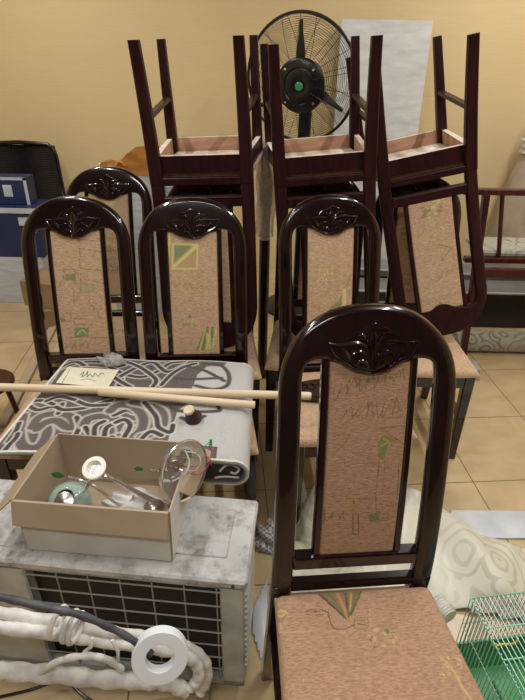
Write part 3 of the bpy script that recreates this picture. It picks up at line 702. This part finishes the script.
slab(mb, (bw, -bd, 0), (bw, bd, 0), (bw+.008, bd, bh+.002), (bw+.004, -bd-.002, bh), (th, 0, 0))
slab(mb, (-bw, -bd, .004), (bw, -bd, .004), (bw, bd, .004), (-bw, bd, .004), (0, 0, -th))
mb.build('carton_body', ['card_white', 'card'], t, smooth=False)
for nm, a in (('front', ((-bw-.006, -bd-.006, bh), (bw+.004, -bd-.006, bh), (bw+.004, -bd-.026, bh-.062), (-bw-.006, -bd-.024, bh-.060), (0, -.003, .001))),
              ('left', ((-bw-.004, -bd, bh), (-bw-.0, bd, bh+.002), (-bw-.075, bd+.0, bh-.07), (-bw-.085, -bd, bh-.085), (-.003, 0, .001))),
              ('right', ((bw+.006, -bd+.08, bh-.02), (bw+.010, bd, bh+.002), (bw+.062, bd-.005, bh-.02), (bw+.035, -bd+.10, bh-.055), (.003, 0, .002)))):
    mb = MB(); slab(mb, *a, mi=(0, 0)); mb.build('flap', 'card', t, smooth=False)

# chandelier pieces in the carton
YB = .985
t = thing('chandelier', 'chrome chandelier arms with white lamp socket lying in the carton', 'lamp', (-.33, YB, BZ+.02))
def lp(x, y, yy): return at(x, y, y=yy)-t.location
mb = MB(); mb.tube(smooth_path([lp(152, 503, .98), lp(140, 495, .97), lp(120, 482, .95), lp(104, 476, .94), lp(92, 480, .95), lp(84, 492, .97)], 6), .0055, 8)
mb.tube(smooth_path([lp(154, 500, .99), lp(130, 488, .975), lp(112, 478, .955), lp(102, 472, .945)], 6), .005, 8); mb.build('arm', 'chrome', t)
mb = MB(); mb.tube(smooth_path([lp(68, 477, .96), lp(80, 480, .96), lp(92, 485, .965), lp(104, 493, .97), lp(116, 503, .98), lp(128, 504, .99), lp(134, 496, 1.0)], 6), .004, 8); mb.build('arm', 'chrome', t)
mb = MB(); mb.tube(smooth_path([lp(150, 470, 1.02), lp(158, 471, 1.02), lp(162, 478, 1.01), lp(163, 490, 1.0)], 6), .002, 8); mb.build('arm', 'dusty_chrome', t)
sm_ = MB(); c0 = lp(96, 470, .94); d0 = Vector((-.1, -.45, .9)).normalized(); R0 = d0.to_track_quat('Z', 'Y').to_matrix().to_4x4(); T0 = Matrix.Translation(c0) @ R0
sm_.lathe([(.012, -.012), (.016, -.004), (.018, .004), (.021, .008), (.028, .010), (.029, .014), (.027, .016), (.018, .016), (.016, .006), (.015, 0)], 30, T0); sm_.build('lamp_socket', 'bulb_white', t)
MB().lathe([(.007, -.03), (.014, -.022), (.019, -.008), (.0195, .002), (.016, .002)], 24, T0).build('socket_cup', 'chrome', t)
def leaf(c, s, tilt):
    mb = MB(); L = [(-1, 0), (-.5, .38), (.1, .42), (.6, .25), (1, 0), (.6, -.28), (.1, -.42), (-.5, -.36)]
    T = Matrix.Translation(c) @ Matrix.Rotation(tilt, 4, 'Y') @ Matrix.Rotation(.9, 4, 'X')
    mb.loft([[tuple(T @ Vector((x*s, y*s, 0))) for x, y in L], [tuple(T @ Vector((x*s*.9, y*s*.8, .003))) for x, y in L]])
    mb.tube([tuple(T @ Vector((-s*.9, 0, .003))), tuple(T @ Vector((s*.9, 0, .003)))], .001, 5)
    mb.build('leaf', 'leaf', t)
leaf(lp(58, 475, .95), .018, .2); leaf(lp(139, 469, 1.01), .014, .1)
MB().lathe([(.001, .015), (.018, .012), (.026, .004), (.027, 0), (.022, 0)], 24, Matrix.Translation(lp(154, 506, .98)) @ Matrix.Rotation(-.3, 4, 'X')).build('ceiling_boss', 'dusty_chrome', t)

gl = thing('glass_lampshade', 'pale green glass globe lampshade with metal fitting inside the carton', 'lampshade', (at(70, 503, y=.975)))
gz = gl.location.z
MB().lathe([(.02, -.046), (.04, -.034), (.052, -.012), (.054, .008), (.048, .026), (.036, .040), (.024, .046), (.022, .044), (.034, .037), (.045, .024), (.050, .006), (.048, -.012), (.037, -.031), (.018, -.042)], 36, Matrix.Rotation(.5, 4, 'X')).build('globe', 'glass_shade', gl)
MB().lathe([(.004, .052), (.012, .05), (.024, .047), (.026, .040), (.02, .036)], 24, Matrix.Rotation(.7, 4, 'X')).build('fitting', 'dusty_chrome', gl)
bpy.context.view_layer.update()

p = at(138, 508, y=1.02); crumple('crumpled_paper', 'crumpled white packing paper at the bottom of the open carton', 'paper', (p.x, p.y-.01, BZ+.006), (.09, .045, .05), 'card_white', 12, 20, .45)
# chrome dish leaning on the right flap
cc = at(184, 470, y=.985); t = thing('chrome_ceiling_canopy', 'round chrome ceiling canopy with loose wires propped in the carton corner', 'lamp part', tuple(cc))
nrm = Vector((.80, -.55, .22)).normalized(); T0 = nrm.to_track_quat('Z', 'Y').to_matrix().to_4x4() @ Matrix.Scale(1.22, 4)
MB().lathe([(.002, -.030), (.02, -.030), (.024, -.024), (.044, -.020), (.056, -.010), (.060, .004), (.0635, .006), (.064, .003), (.060, -.002), (.057, -.013), (.045, -.023), (.02, -.034), (.002, -.034)], 48, T0).build('dish', 'chrome', t)
def wire(pts, m, r=.0012):
    mb = MB(); mb.tube(smooth_path([tuple(T0 @ Vector(p)) for p in pts], 6), r, 6); mb.build('wire', m, t)
wire([(-.02, -.02, -.02), (-.005, -.005, .005), (.01, .015, .01), (.012, .04, .004)], 'white_plastic', .0022)
wire([(0, 0, -.025), (.015, -.01, .01), (.03, .005, .02), (.035, .02, .01), (.02, .03, -.005)], 'white_plastic')
wire([(0, .005, -.025), (.02, .0, .015), (.045, .01, .02), (.06, -.01, .015), (.065, -.03, .01)], 'red')
wire([(0, -.005, -.025), (.02, -.02, .015), (.05, -.012, .022), (.07, .004, .015), (.072, .02, .01)], 'red')
wire([(.01, .0, -.025), (.025, .02, .01), (.05, .03, .02), (.068, .03, .02), (.070, .015, .02)], 'green')
mb = MB(); mb.tube([tuple(T0 @ Vector((.068, .022, .02))), tuple(T0 @ Vector((.072, .034, .02)))], .0035, 8); mb.build('wire_connector', 'green', t)
mb = MB(); mb.tube(smooth_path([tuple(T0 @ Vector(p)) for p in ((-.02, .02, -.022), (-.005, .024, -.012), (.0, .01, -.008), (-.012, -.002, -.018))], 5), .0018, 6); mb.build('bracket', 'dusty_chrome', t)

# ---------------------------------------------------------------- insulated pipes and tape
t = thing('insulated_pipe', 'bundle of white foam-wrapped pipes bent back in front of the air conditioner', 'pipe', tuple(at(120, 660, y=.68)))
def ap(x, y, yy): return at(x, y, y=yy)-t.location
def foam(pts, r, m='foam', nm='foam_sleeve'):
    mb = MB(); P = smooth_path(pts, 8); rn = random.Random(int(r*1e5)); 
    w_ = [1+.10*math.sin(i*1.3)+rn.uniform(-.06, .06) for i in range(len(P))]
    mb.tube(P, lambda s: r*w_[min(int(round(s*(len(P)-1))), len(P)-1)], 14); return mb.build(nm, m, t, angle=60)
foam([ap(-60, 618, .62), ap(0, 627, .64), ap(50, 633, .66), ap(100, 641, .69), ap(150, 648, .71), ap(180, 654, .72), ap(196, 664, .72), ap(198, 678, .71), ap(190, 688, .70)], .0135)
foam([ap(-60, 606, .63), ap(0, 613, .66), ap(50, 621, .68), ap(100, 630, .70), ap(150, 638, .73), ap(185, 646, .745), ap(204, 660, .745), ap(207, 678, .74), ap(200, 692, .73)], .013)
foam([ap(-60, 668, .60), ap(0, 671, .62), ap(50, 674, .64), ap(100, 679, .66), ap(140, 681, .68), ap(165, 682, .69), ap(186, 690, .70)], .0185)
foam([ap(40, 672, .63), ap(62, 660, .63), ap(88, 656, .64), ap(108, 660, .65), ap(122, 670, .66)], .0075, 'foam', 'loose_strip')
foam([ap(-60, 585, .62), ap(0, 597, .63), ap(40, 606, .64), ap(80, 615, .65), ap(115, 630, .655), ap(140, 645, .65), ap(152, 655, .64)], .0078, 'dark_foam', 'dark_pipe')
for x0, y0, yy in ((58, 622, .655), (70, 626, .66), (76, 628, .664)):
    mb = MB(); c0 = ap(x0, y0, yy); mb.tube([c0+Vector((.004*math.sin(a), .034*math.cos(a)*.8, .030*math.sin(a)))+Vector((math.cos(a)*.008, 0, 0)) for a in [2*PI*k/24 for k in range(24)]], .006, 8, True); mb.build('tape_wrap', 'foam', t)
for x0, y0, x1, y1, yy in ((92, 648, 84, 652, .66), (112, 650, 118, 660, .67)):
    mb = MB(); mb.tube([ap(x0, y0-10, yy), ap((x0+x1)/2+3, (y0+y1)/2-3, yy-.01), ap(x1, y1, yy-.01)], .004, 6); mb.build('torn_foam', 'foam', t)
mb = MB(); n0 = (Vector((.20, -.90, .42))).normalized(); T0 = Matrix.Translation(at(160, 655, y=.645)) @ n0.to_track_quat('Z', 'Y').to_matrix().to_4x4()
ring = [(.030, -.012), (.030, .012), (.0315, .0135), (.057, .0135), (.0585, .012), (.0585, -.012), (.057, -.0135), (.0315, -.0135)]
rr = [[tuple(T0 @ Vector((r*math.cos(a), r*math.sin(a), z))) for r, z in ring] for a in [2*PI*k/56 for k in range(56)]]
mb.loft(rr, closed=True); o = mb.build('tape_roll', 'tape', angle=40); tag(o, 'white roll of wrapping tape threaded over the foam-wrapped pipes', 'tape')
# things under the pipes
o = MB().box((-.36, .66, .012), (.50, .20, .02), .003, 0, Matrix.Rotation(.15, 4, 'Z')).build('cardboard_sheet', 'card2'); tag(o, 'flat brown cardboard sheet on the floor under the pipes', 'cardboard')
mb = MB(); mb.tube(smooth_path([at(0, 697, z=.04), at(30, 690, z=.05), at(55, 682, z=.05), at(70, 684, z=.04), at(85, 697, z=.03), at(110, 712, z=.03)], 8), .0045, 8)
tag(mb.build('black_cable', 'black'), 'black cable looping on the floor beneath the pipes', 'cable')

# ---------------------------------------------------------------- cloth, bags, sheets on the floor
def cloth(name, label, cat, poly, mat, hfun, step=.014, th=.004, base=.003):
    poly = [(p.x, p.y) for p in poly]; xs = [p[0] for p in poly]; ys = [p[1] for p in poly]
    X, Y = np.meshgrid(np.arange(min(xs), max(xs), step), np.arange(min(ys), max(ys), step))
    ins = inside(X, Y, poly); d = seg_dist(X, Y, poly+[poly[0]]); idx = -np.ones(X.shape, int); V = []
    for j in range(X.shape[0]):
        for i in range(X.shape[1]):
            if ins[j, i]: idx[j, i] = len(V); V.append((X[j, i], Y[j, i], base+max(.004, hfun(X[j, i], Y[j, i]))*min(1, d[j, i]/.06)**.6))
    F = []
    for j in range(X.shape[0]-1):
        for i in range(X.shape[1]-1):
            q = (idx[j, i], idx[j, i+1], idx[j+1, i+1], idx[j+1, i])
            if min(q) >= 0: F.append(q)
    used = sorted({k for f in F for k in f}); mp = {k: n for n, k in enumerate(used)}; V = [V[k] for k in used]; F = [tuple(mp[k] for k in f) for f in F]
    o = MB().add(V, F).build(name, mat, angle=180)
    s = o.modifiers.new('thick', 'SOLIDIFY'); s.thickness = th; s.offset = 1
    su = o.modifiers.new('smooth', 'SUBSURF'); su.levels = su.render_levels = 1
    return tag(o, label, cat)
def folds(x, y):
    return .035+.028*math.sin(9*x+5*y+1.5*math.sin(6*y))+.010*math.sin(38*x-19*y+2*math.sin(13*x))+.018*math.sin(17*x-11*y+2)+.012*math.sin(31*x+13*y)+.03*math.exp(-((x-.62)**2+(y-1.35)**2)/.05)
cloth('milky_plastic_sheet', 'thin milky plastic sheet spread on tiles behind the cream cloth', 'plastic sheet', [at(x, y, z=0) for x, y in ((425, 512), (470, 508), (540, 508), (640, 515), (640, 560), (540, 545), (440, 535))], 'film_white', lambda x, y: .006+.004*math.sin(20*x+9*y), .02, .002)
cloth('cream_curtain', 'crumpled cream brocade curtain cloth on the floor behind the near chair', 'cloth', [at(x, y, z=.0) for x, y in ((296, 545), (312, 530), (345, 520), (398, 494), (436, 508), (474, 536), (520, 548), (600, 560), (640, 640), (540, 628), (466, 615), (432, 606), (380, 600), (300, 606), (270, 590), (280, 545))], 'curtain', folds)
# the standing fold of the same kind seen left of the back panel
def cone(name, label, cat, base, tipz, r, mat, lean):
    mb = MB(); rings = []
    for i in range(16):
        t_ = i/15; rr = r*(1-t_)**.75+.006; ring = []
        for k in range(28):
            a = 2*PI*k/28; q = rr*(1+.13*math.sin(5*a+t_*2)); ring.append((base[0]+lean[0]*t_+q*math.cos(a), base[1]+lean[1]*t_+q*math.sin(a), tipz*t_+.003))
        rings.append(ring)
    o = mb.loft(rings).build(name, mat, angle=80); return tag(o, label, cat)
b = at(312, 545, z=0); cone('draped_curtain', 'peaked fold of pale brocade cloth seen through the near chair back', 'cloth', (b.x+.015, b.y+.02), .30, .085, 'curtain', (.03, .05))
b = at(268, 545, z=0); crumple('checked_bag', 'small grey and white checked plastic bag beside the near chair leg', 'bag', (b.x, b.y+.02, 0), (.06, .06, .075), 'check', 5, 22, .35)
b = at(292, 535, z=0); crumple('white_sack', 'smooth pale sack slumped behind the near chair left post', 'bag', (b.x+.0, b.y+.20, 0), (.07, .07, .10), 'film_white', 9, 22, .12)
cloth('white_plastic_scrap', 'pointed scrap of white plastic on the floor between air conditioner and near chair', 'plastic sheet', [at(x, y, z=0) for x, y in ((268, 572), (272, 640), (262, 668), (252, 640), (250, 612))], 'film_white', lambda x, y: .012+.006*math.sin(30*x+20*y), .008, .002)
# ribbed hose end
mb = MB(); c0 = at(434, 606, z=.03); ax = Vector((.42, -.9, 0)).normalized(); n_ = 40
mb.tube([c0+Vector((0, 0, .03))-ax*.0+Vector((0, 0, 0))+ax*(.0022*i) for i in range(30)], lambda s: .026+.003*math.sin(s*PI*14), 22)
tag(mb.build('ribbed_hose', 'cream', angle=70), 'short ribbed silver hose end beside the seat of the near chair', 'hose')

# ---------------------------------------------------------------- bird cage
t = thing('bird_cage', 'wire bird cage with green plastic base in the lower right corner', 'cage', (.847, .692, 0), .14)
cx, cy = t.location.x, t.location.y
hx, hy, zb, zt_ = .245, .245, .09, .30
mb = MB(); n = 38
for i in range(n+1):
    x = -hx+2*hx*i/n
    mb.tube([(x, -hy, zb), (x, -hy, zt_), (x, hy, zt_), (x, hy, zb)], .0014, 5)
for i in range(1, n):
    y = -hy+2*hy*i/n
    for s in (-1, 1): mb.tube([(s*hx, y, zb), (s*hx, y, zt_+.008)], .0014, 5)
mb.build('wire_bars', 'cage_wire', t)
mb = MB()
for z in (zt_, zb+.10, zb+.004):
    mb.tube([(-hx, -hy, z), (hx, -hy, z), (hx, hy, z), (-hx, hy, z)], .0025 if z == zt_ else .0016, 6, True)
for y in (-.09, .08, .16): mb.tube([(-hx, y, zt_), (hx, y, zt_)], .002, 6)
mb.build('cross_wires', 'mint', t)
mb = MB()
V = lambda a, b, z: [(-a, -b, z), (a, -b, z), (a, b, z), (-a, b, z)]
mb.loft([V(hx-.02, hy-.02, .0), V(hx+.008, hy+.008, zb), V(hx+.002, hy+.002, zb), V(hx-.026, hy-.026, .006)], True); mb.build('base_tray', 'green', t)
MB().box((-.08, .06, .13), (.26, .12, .012), .004).build('shelf', 'green', t)
MB().box((-.12, -.06, .05), (.18, .16, .06), .01).build('feeder_box', 'slate', t)
MB().box((-.10, -.145, .05), (.02, .014, .03), .004).build('feeder_latch', 'yellow', t)
mb = MB(); c0 = Vector((-.19, .15, .26)); mb.tube([c0+Vector((.035*math.cos(a), .004*math.sin(3*a), .028*math.sin(a))) for a in [PI+PI*k/16 for k in range(17)]], .003, 8); mb.build('swing', 'yellow', t)
mb = MB(); mb.tube(smooth_path([(-.10, .18, .25), (-.04, .17, .262), (.02, .18, .25), (.08, .17, .255)], 5), .007, 8); mb.build('perch', 'black', t)

# ---------------------------------------------------------------- fan
fc = Vector((.183, 3.3, 1.43)); yaw = -.42
t = thing('pedestal_fan', 'large black industrial pedestal fan with wire guard near the back wall', 'fan', (fc.x, fc.y, 0))
TF = Matrix.Translation((0, 0, fc.z)) @ Matrix.Rotation(yaw, 4, 'Z') @ Matrix.Rotation(PI/2+.12, 4, 'X')   # local z = towards the room
RG = .325
def ringt(mb, r, z, w, seg=56): mb.tube([tuple(TF @ Vector((r*math.cos(2*PI*k/seg), r*math.sin(2*PI*k/seg), z))) for k in range(seg)], w, 6, True)
def dome(r, s): return s*(.075*(1-(r/RG)**2.6))
for nm, s in (('front_guard', 1), ('rear_guard', -1)):
    mb = MB()
    for k in range(20): r = .12+(RG-.12)*k/20; ringt(mb, r, dome(r, s), .0010)
    for k in range(18 if s > 0 else 12):
        a = 2*PI*(k+.5)/(18 if s > 0 else 12); mb.tube([tuple(TF @ Vector((r*math.cos(a), r*math.sin(a), dome(r, s)+.002*s))) for r in [.10+(RG-.10)*q/8 for q in range(9)]], .0016, 5)
    mb.build(nm, 'dark_metal', t)
mb = MB(); ringt(mb, RG, 0, .008, 72); mb.build('guard_rim', 'dark_metal', t)
MB().lathe([(.02, .062), (.022, .083), (.05, .090), (.075, .090), (.09, .084), (.095, .090), (.13, .084), (.142, .074), (.142, .062)], 48, TF @ Matrix.Translation((.012, -.022, -.035))).build('hub_cover', 'black', t)
MB().lathe([(.001, .098), (.018, .098), (.023, .094), (.023, .086)], 32, TF @ Matrix.Translation((.012, -.022, -.033))).build('badge', 'green_badge', t)
for k in range(4):
    a = PI/4+k*PI/2; p_ = [tuple(TF @ Vector((.118*math.cos(a)+.012, .118*math.sin(a)-.022, z))) for z in (.047, .058)]
    MB().tube(p_, .007, 8).build('bolt', 'chrome', t)
for k in range(3):
    a0 = PI/2+k*2*PI/3; mb = MB(); R = []
    for q in range(9):
        s = q/8; r = .05+s*.24; wd = .040*(1-.55*s)*(.6+.4*math.sin(PI*min(1, s*1.2+.1))); tw = .5-.2*s; ring = []
        for (u, v) in ((-1, -.15), (0, -.3), (1, -.15), (1, .15), (0, .3), (-1, .15)):
            xx, zz = u*wd*math.cos(tw)-v*.012*math.sin(tw), u*wd*math.sin(tw)+v*.012
            ring.append(tuple(TF @ (Matrix.Rotation(a0-PI/2, 4, 'Z') @ Vector((xx, r, zz)))))
        R.append(ring)
    mb.loft(R).build('blade', 'black', t)
MB().lathe([(.05, -.16), (.08, -.15), (.085, -.03), (.06, -.02)], 32, TF).build('motor', 'black', t)
back = TF.to_3x3() @ Vector((0, 0, -1))
mb = MB(); mb.box((back.x*.1, back.y*.1, 1.20), (.075, .06, .20), .01); mb.build('neck', 'black', t)
mb = MB(); mb.tube([(back.x*.1, back.y*.1, 0.03), (back.x*.1, back.y*.1, 1.15)], .022, 16); mb.build('pole', 'dark_metal', t)
MB().lathe([(.22, 0), (.22, .018), (.20, .028), (.04, .04), (.03, .07)], 40, Matrix.Translation((back.x*.1, back.y*.1, 0))).build('base', 'dark_metal', t)

# ---------------------------------------------------------------- back of the room
# marbled sheet leaning on the wall
mb = MB(); mb.box((0, 0, .875), (.60, .012, 1.75), .002); o = mb.build('marbled_panel', 'marble'); o.location = (.775, 3.98, .015); o.rotation_euler = (-.07, .0, 0)
o.rotation_euler = (-.055, 0, 0); tag(o, 'pale grey marbled wall panel leaning against the back wall behind the fan', 'panel')

# carved honey wood headboard and pale panel
t = thing('headboard', 'honey coloured carved wooden headboard behind the left chairs', 'headboard', (-.66, 3.12, -.05), 0)
mb = MB(); top_ = [(-.30, 1.0), (-.28, 1.05), (-.22, 1.07), (-.17, 1.06), (-.13, 1.10), (-.07, 1.14), (0, 1.145), (.10, 1.14), (.2, 1.145), (.28, 1.12), (.32, 1.07), (.38, 1.05), (.40, 1.0)]
for y0, y1, sc_ in ((-.015, .015, 1),):
    ringA = [(x, y0, z) for x, z in top_]+[(.40, y0, .985), (-.30, y0, .985)]; ringB = [(x, y1, z) for x, y, z in ringA]
    mb.loft([ringA, ringB])
mb.build('crest', 'honey', t)
MB().box((.05, .0, .57), (.70, .02, .95), .003).build('panel', 'pale_blue_white', t)
for x in (-.28, .0, .28):
    mb = MB(); mb.lathe([(.012, .05), (.014, .5), (.022, .95), (.02, 1.0)], 14, Matrix.Translation((x+.05, -.04, 0))); po = mb.build('post', 'black', t)
    MB().lathe([(.02, 1.0), (.026, 1.005), (.026, 1.03), (.02, 1.036)], 14, Matrix.Translation((x+.05, -.04, 0))).build('post_cap', 'bulb_white', po)
mb = MB()
for x in (-.2, .05):
    MB().tube(smooth_path([(x, -.018, 1.03), (x+.03, -.02, 1.06), (x+.06, -.018, 1.035)], 5), .008, 8).build('scroll', 'honey', t)

# left: office chair back and cartons
t = thing('mesh_office_chair', 'black mesh-backed office chair behind the blue carton', 'chair', (-1.74, 3.90, 0))
mb = MB(); R = [(-.25, .55), (-.25, .90), (-.235, .95), (-.2, .975), (0, .985), (.2, .975), (.235, .95), (.25, .90), (.27, .55)]
mb.tube([(x, 0, z) for x, z in R], .014, 10, True); mb.build('back_frame', 'black', t)
mb = MB()
for k in range(34): z = .56+.40*k/33; mb.tube([(-.245, .0, z), (0, .025, z), (.25, .0, z)], .0066, 5)
for k in range(26): x = -.24+.48*k/25; mb.tube([(x, .012, .56), (x, .012, .965)], .004, 5)
mb.build('mesh_back', 'black', t)
MB().box((0, -.05, .47), (.46, .34, .06), .02).build('seat', 'black', t)
mb = MB(); mb.tube([(0, 0, .05), (0, 0, .45)], .025, 14); mb.build('gas_column', 'dark_metal', t)
mb = MB()
for k in range(5): a = 2*PI*k/5; mb.tube([(0, 0, .07), (.25*math.cos(a), .25*math.sin(a), .04)], .016, 8)
mb.build('star_base', 'black', t)
mb = MB(); mb.tube([(0, .0, .42), (0, .03, .45), (0, .03, .62)], .018, 8); mb.build('back_bracket', 'black', t)

def carton(name, label, x0, x1, y0, y1, z0, z1, m, bands=(), rz=0):
    t = thing(name, label, 'box', ((x0+x1)/2, (y0+y1)/2, z0), rz); sx, sy, sz = x1-x0, y1-y0, z1-z0
    MB().box((0, 0, sz/2), (sx, sy, sz), .004).build('carton_body', m, t)
    for nm, (a, b, c, d), bm in bands:   # printed patches lie on the front face
        MB().box(((a+b)/2*sx-sx/2, -sy/2-.001, (c+d)/2*sz), ((b-a)*sx, .003, (d-c)*sz), .0005).build(nm, bm, t, smooth=False)
    return t
A = at(46, 292, y=3.45); 
carton('white_carton', 'large white printed carton on the floor under the blue carton', -2.10, -1.50, 3.36, 3.61, 0, .335, 'pale_blue_white')
carton('blue_carton', 'big dark blue carton with pale edge on top of the white carton', -2.10, -1.475, 3.36, 3.61, .336, .665, 'blue', [('pale_band', (0, 1, .90, 1.0), 'pale_blue_white'), ('printed_text', (.80, .94, .66, .82), 'pale_blue_white')])
t = carton('blue_lidded_carton', 'thin blue carton with white border standing on the big blue carton', -2.10, -1.535, 3.44, 3.56, .667, .84, 'blue', [('border', (0, 1, .90, 1.0), 'pale_blue_white'), ('border', (.965, 1, 0, 1.0), 'pale_blue_white'), ('printed_label', (.72, .82, .3, .72), 'pale_blue_white')])
carton('brown_carton', 'small brown carton on the floor beside the white carton', -1.42, -1.16, 2.98, 3.22, 0, .13, 'card2', rz=.2)
carton('brown_carton', 'small brown carton stacked on another, by the left chair', -1.50, -1.20, 3.0, 3.24, .131, .30, 'card2', rz=-.25)

# left: plank, dark oval stool top
mb = MB(); a, b = at(66, 335, z=.02), at(-6, 470, z=.40); mb.bar(at(60, 314, z=.012), at(2, 425, z=.012), .045, .018, .002); tag(mb.build('wooden_strip', 'card'), 'thin brown wooden strip lying on the floor left of the leftmost chair', 'wood strip')
b = at(4, 385, z=.25); t = thing('round_stool', 'small dark red-brown round stool at the left edge beside the carpet', 'stool', (b.x-.075, b.y, 0))
MB().lathe([(.02, .24), (.10, .24), (.115, .25), (.115, .262), (.105, .27), (.09, .266), (.02, .264)], 36).build('seat', 'wood_red', t)
for k in range(3): a = 2*PI*k/3+.4; MB().tube([(.07*math.cos(a), .07*math.sin(a), .242), (.10*math.cos(a), .10*math.sin(a), 0)], .012, 10).build('leg', 'wood_red', t)
b = at(12, 458, z=.43); mb = MB(); mb.bar(at(-60, 460, z=.42), at(34, 449, z=.42), .022, .014, .002); tag(mb.build('pale_batten', 'raw_edge'), 'pale narrow batten poking out under the front left of the carpet', 'wood strip')

# right: wooden armchair frame, bench box, carpet roll, slats
t = thing('wooden_frame_chair', 'reddish dark wooden chair frame at the right edge without cushion', 'chair', (1.37, 2.65, 0))
def rb(nm, a, b, w=.035, d=.03, m='wood_red'): MB().bar(a, b, w, d, .005).build(nm, m, t)
rb('top_rail', (-.40, 0, .985), (.45, 0, .985), .042); rb('side_post', (-.20, 0, .0), (-.28, 0, .975), .045); rb('side_post', (.42, 0, 0), (.42, 0, .975), .045)
rb('spindle', (-.14, 0, .64), (-.20, 0, .975), .020, .02); rb('spindle', (.06, 0, .64), (.07, 0, .975), .02, .02)
rb('lower_rail', (-.32, 0, .635), (.44, 0, .635), .04); rb('front_rail', (-.30, -.10, .60), (.42, -.10, .60), .03, .05)
mb = MB(); mb.box((.08, .14, .66), (.62, .26, .035), .015); mb.build('cushion', 'roll', t)
rb('side_post', (-.30, .28, 0), (-.30, .28, .60), .035); rb('side_post', (.42, .28, 0), (.42, .28, .60), .035)

t = thing('storage_bench', 'low charcoal bench box with grey lid and pale edge strip at right', 'bench', (1.35, 3.30, 0))
MB().box((0, .03, .12), (1.7, .42, .236), .004).build('body', 'dark_panel', t)
MB().box((0, -.176, .244), (1.72, .02, .012), .003).build('edge_strip', 'edge_strip', t)
MB().box((0, -.07, .246), (1.70, .20, .014), .003).build('lid', 'grey_board', t)
MB().box((0, .14, .268), (1.70, .20, .05), .004, 0, Matrix.Rotation(.03, 4, 'Y')).build('lid', 'grey_board', t)
MB().box((0, .035, .290), (1.70, .012, .012), .002, 0, Matrix.Rotation(.03, 4, 'Y')).build('lid_trim', 'edge_strip', t)
MB().lathe([(.012, 0), (.014, .01), (.008, .014)], 12, Matrix.Translation((.12, .10, .292))).build('knob', 'dark_metal', t)

mb = MB(); t = thing('rolled_carpet', 'rolled grey floral carpet lying on the floor in front of the charcoal bench', 'carpet', (1.56, 2.81, 0), .0)
sp = []
for k in range(90): a = k*.28; r = .012+.0023*a*1.0; sp.append((r*math.cos(a), r*math.sin(a)))
ro = sp[-1][0]**2+sp[-1][1]**2; ro = math.sqrt(ro)
mb.tube([(-.72, 0, .066), (-.715, 0, .066), (.7, 0, .066)], lambda s: .065, 36); mb.build('roll', 'roll', t)
mb = MB(); mb.tube([(-.722, x*.9, .066+z*.9) for x, z in sp], .0025, 5); mb.build('spiral_end', 'cream', t)
for k, (dz, dx) in enumerate(((.0, 0), (.022, -.02), (.044, -.01))):
    p = at(478, 388, z=0); o = MB().box((p.x-.15+dx, p.y+.17, .011+dz), (.40, .10, .02), .002, 0, Matrix.Rotation(-.25+.03*k, 4, 'Z')).build('grey_slat', 'edge_strip')
    tag(o, 'grey slat %s of the pile on the floor under the right-hand stack' % ('at the bottom', 'in the middle', 'on top')[k], 'slat', 'grey slats on the floor')

# wrapped bolster at the right edge
t = thing('wrapped_bundle', 'tall beige bundle tied with bands standing against the back wall, far right', 'bundle', (1.95, 3.86, 0))
MB().lathe([(.27, 0), (.275, .2), (.25, .6), (.20, .86), (.175, .96), (.17, .98)], 40).build('body', noisy('beige canvas', (150, 134, 112), (184, 168, 146), 5, .8), t)
MB().lathe([(.172, .98), (.185, .99), (.175, 1.01), (.188, 1.03), (.176, 1.05), (.19, 1.07), (.178, 1.08)], 40).build('bands', 'cream', t)
MB().lathe([(.178, 1.08), (.17, 1.10), (.18, 1.16), (.15, 1.23), (.07, 1.28), (.01, 1.29)], 40).build('top', 'film_white', t)

# film-wrapped post between the two left stacks
t = thing('wrapped_post', 'narrow pale turned post in clear crinkled film between left and middle stacks', 'post', (.0, 2.46, 0))
MB().lathe([(.026, 0), (.026, .78)], 20).build('shaft', 'wood', t)
MB().lathe([(.024, .78), (.022, .84), (.026, .92), (.034, 1.04), (.024, 1.10), (.03, 1.14), (.034, 1.2)], 20).build('post', 'raw_edge', t)
mb = MB(); R = []
for i in range(40):
    z = .80+.42*i/39; ring = []
    for k in range(28): a = 2*PI*k/28; q = .042+.006*math.sin(3*a+z*21)+.004*math.sin(7*a-z*40); ring.append((q*math.cos(a), q*math.sin(a), z))
    R.append(ring)
mb.loft(R, cap=False).build('film_wrap', 'film', t, angle=180)
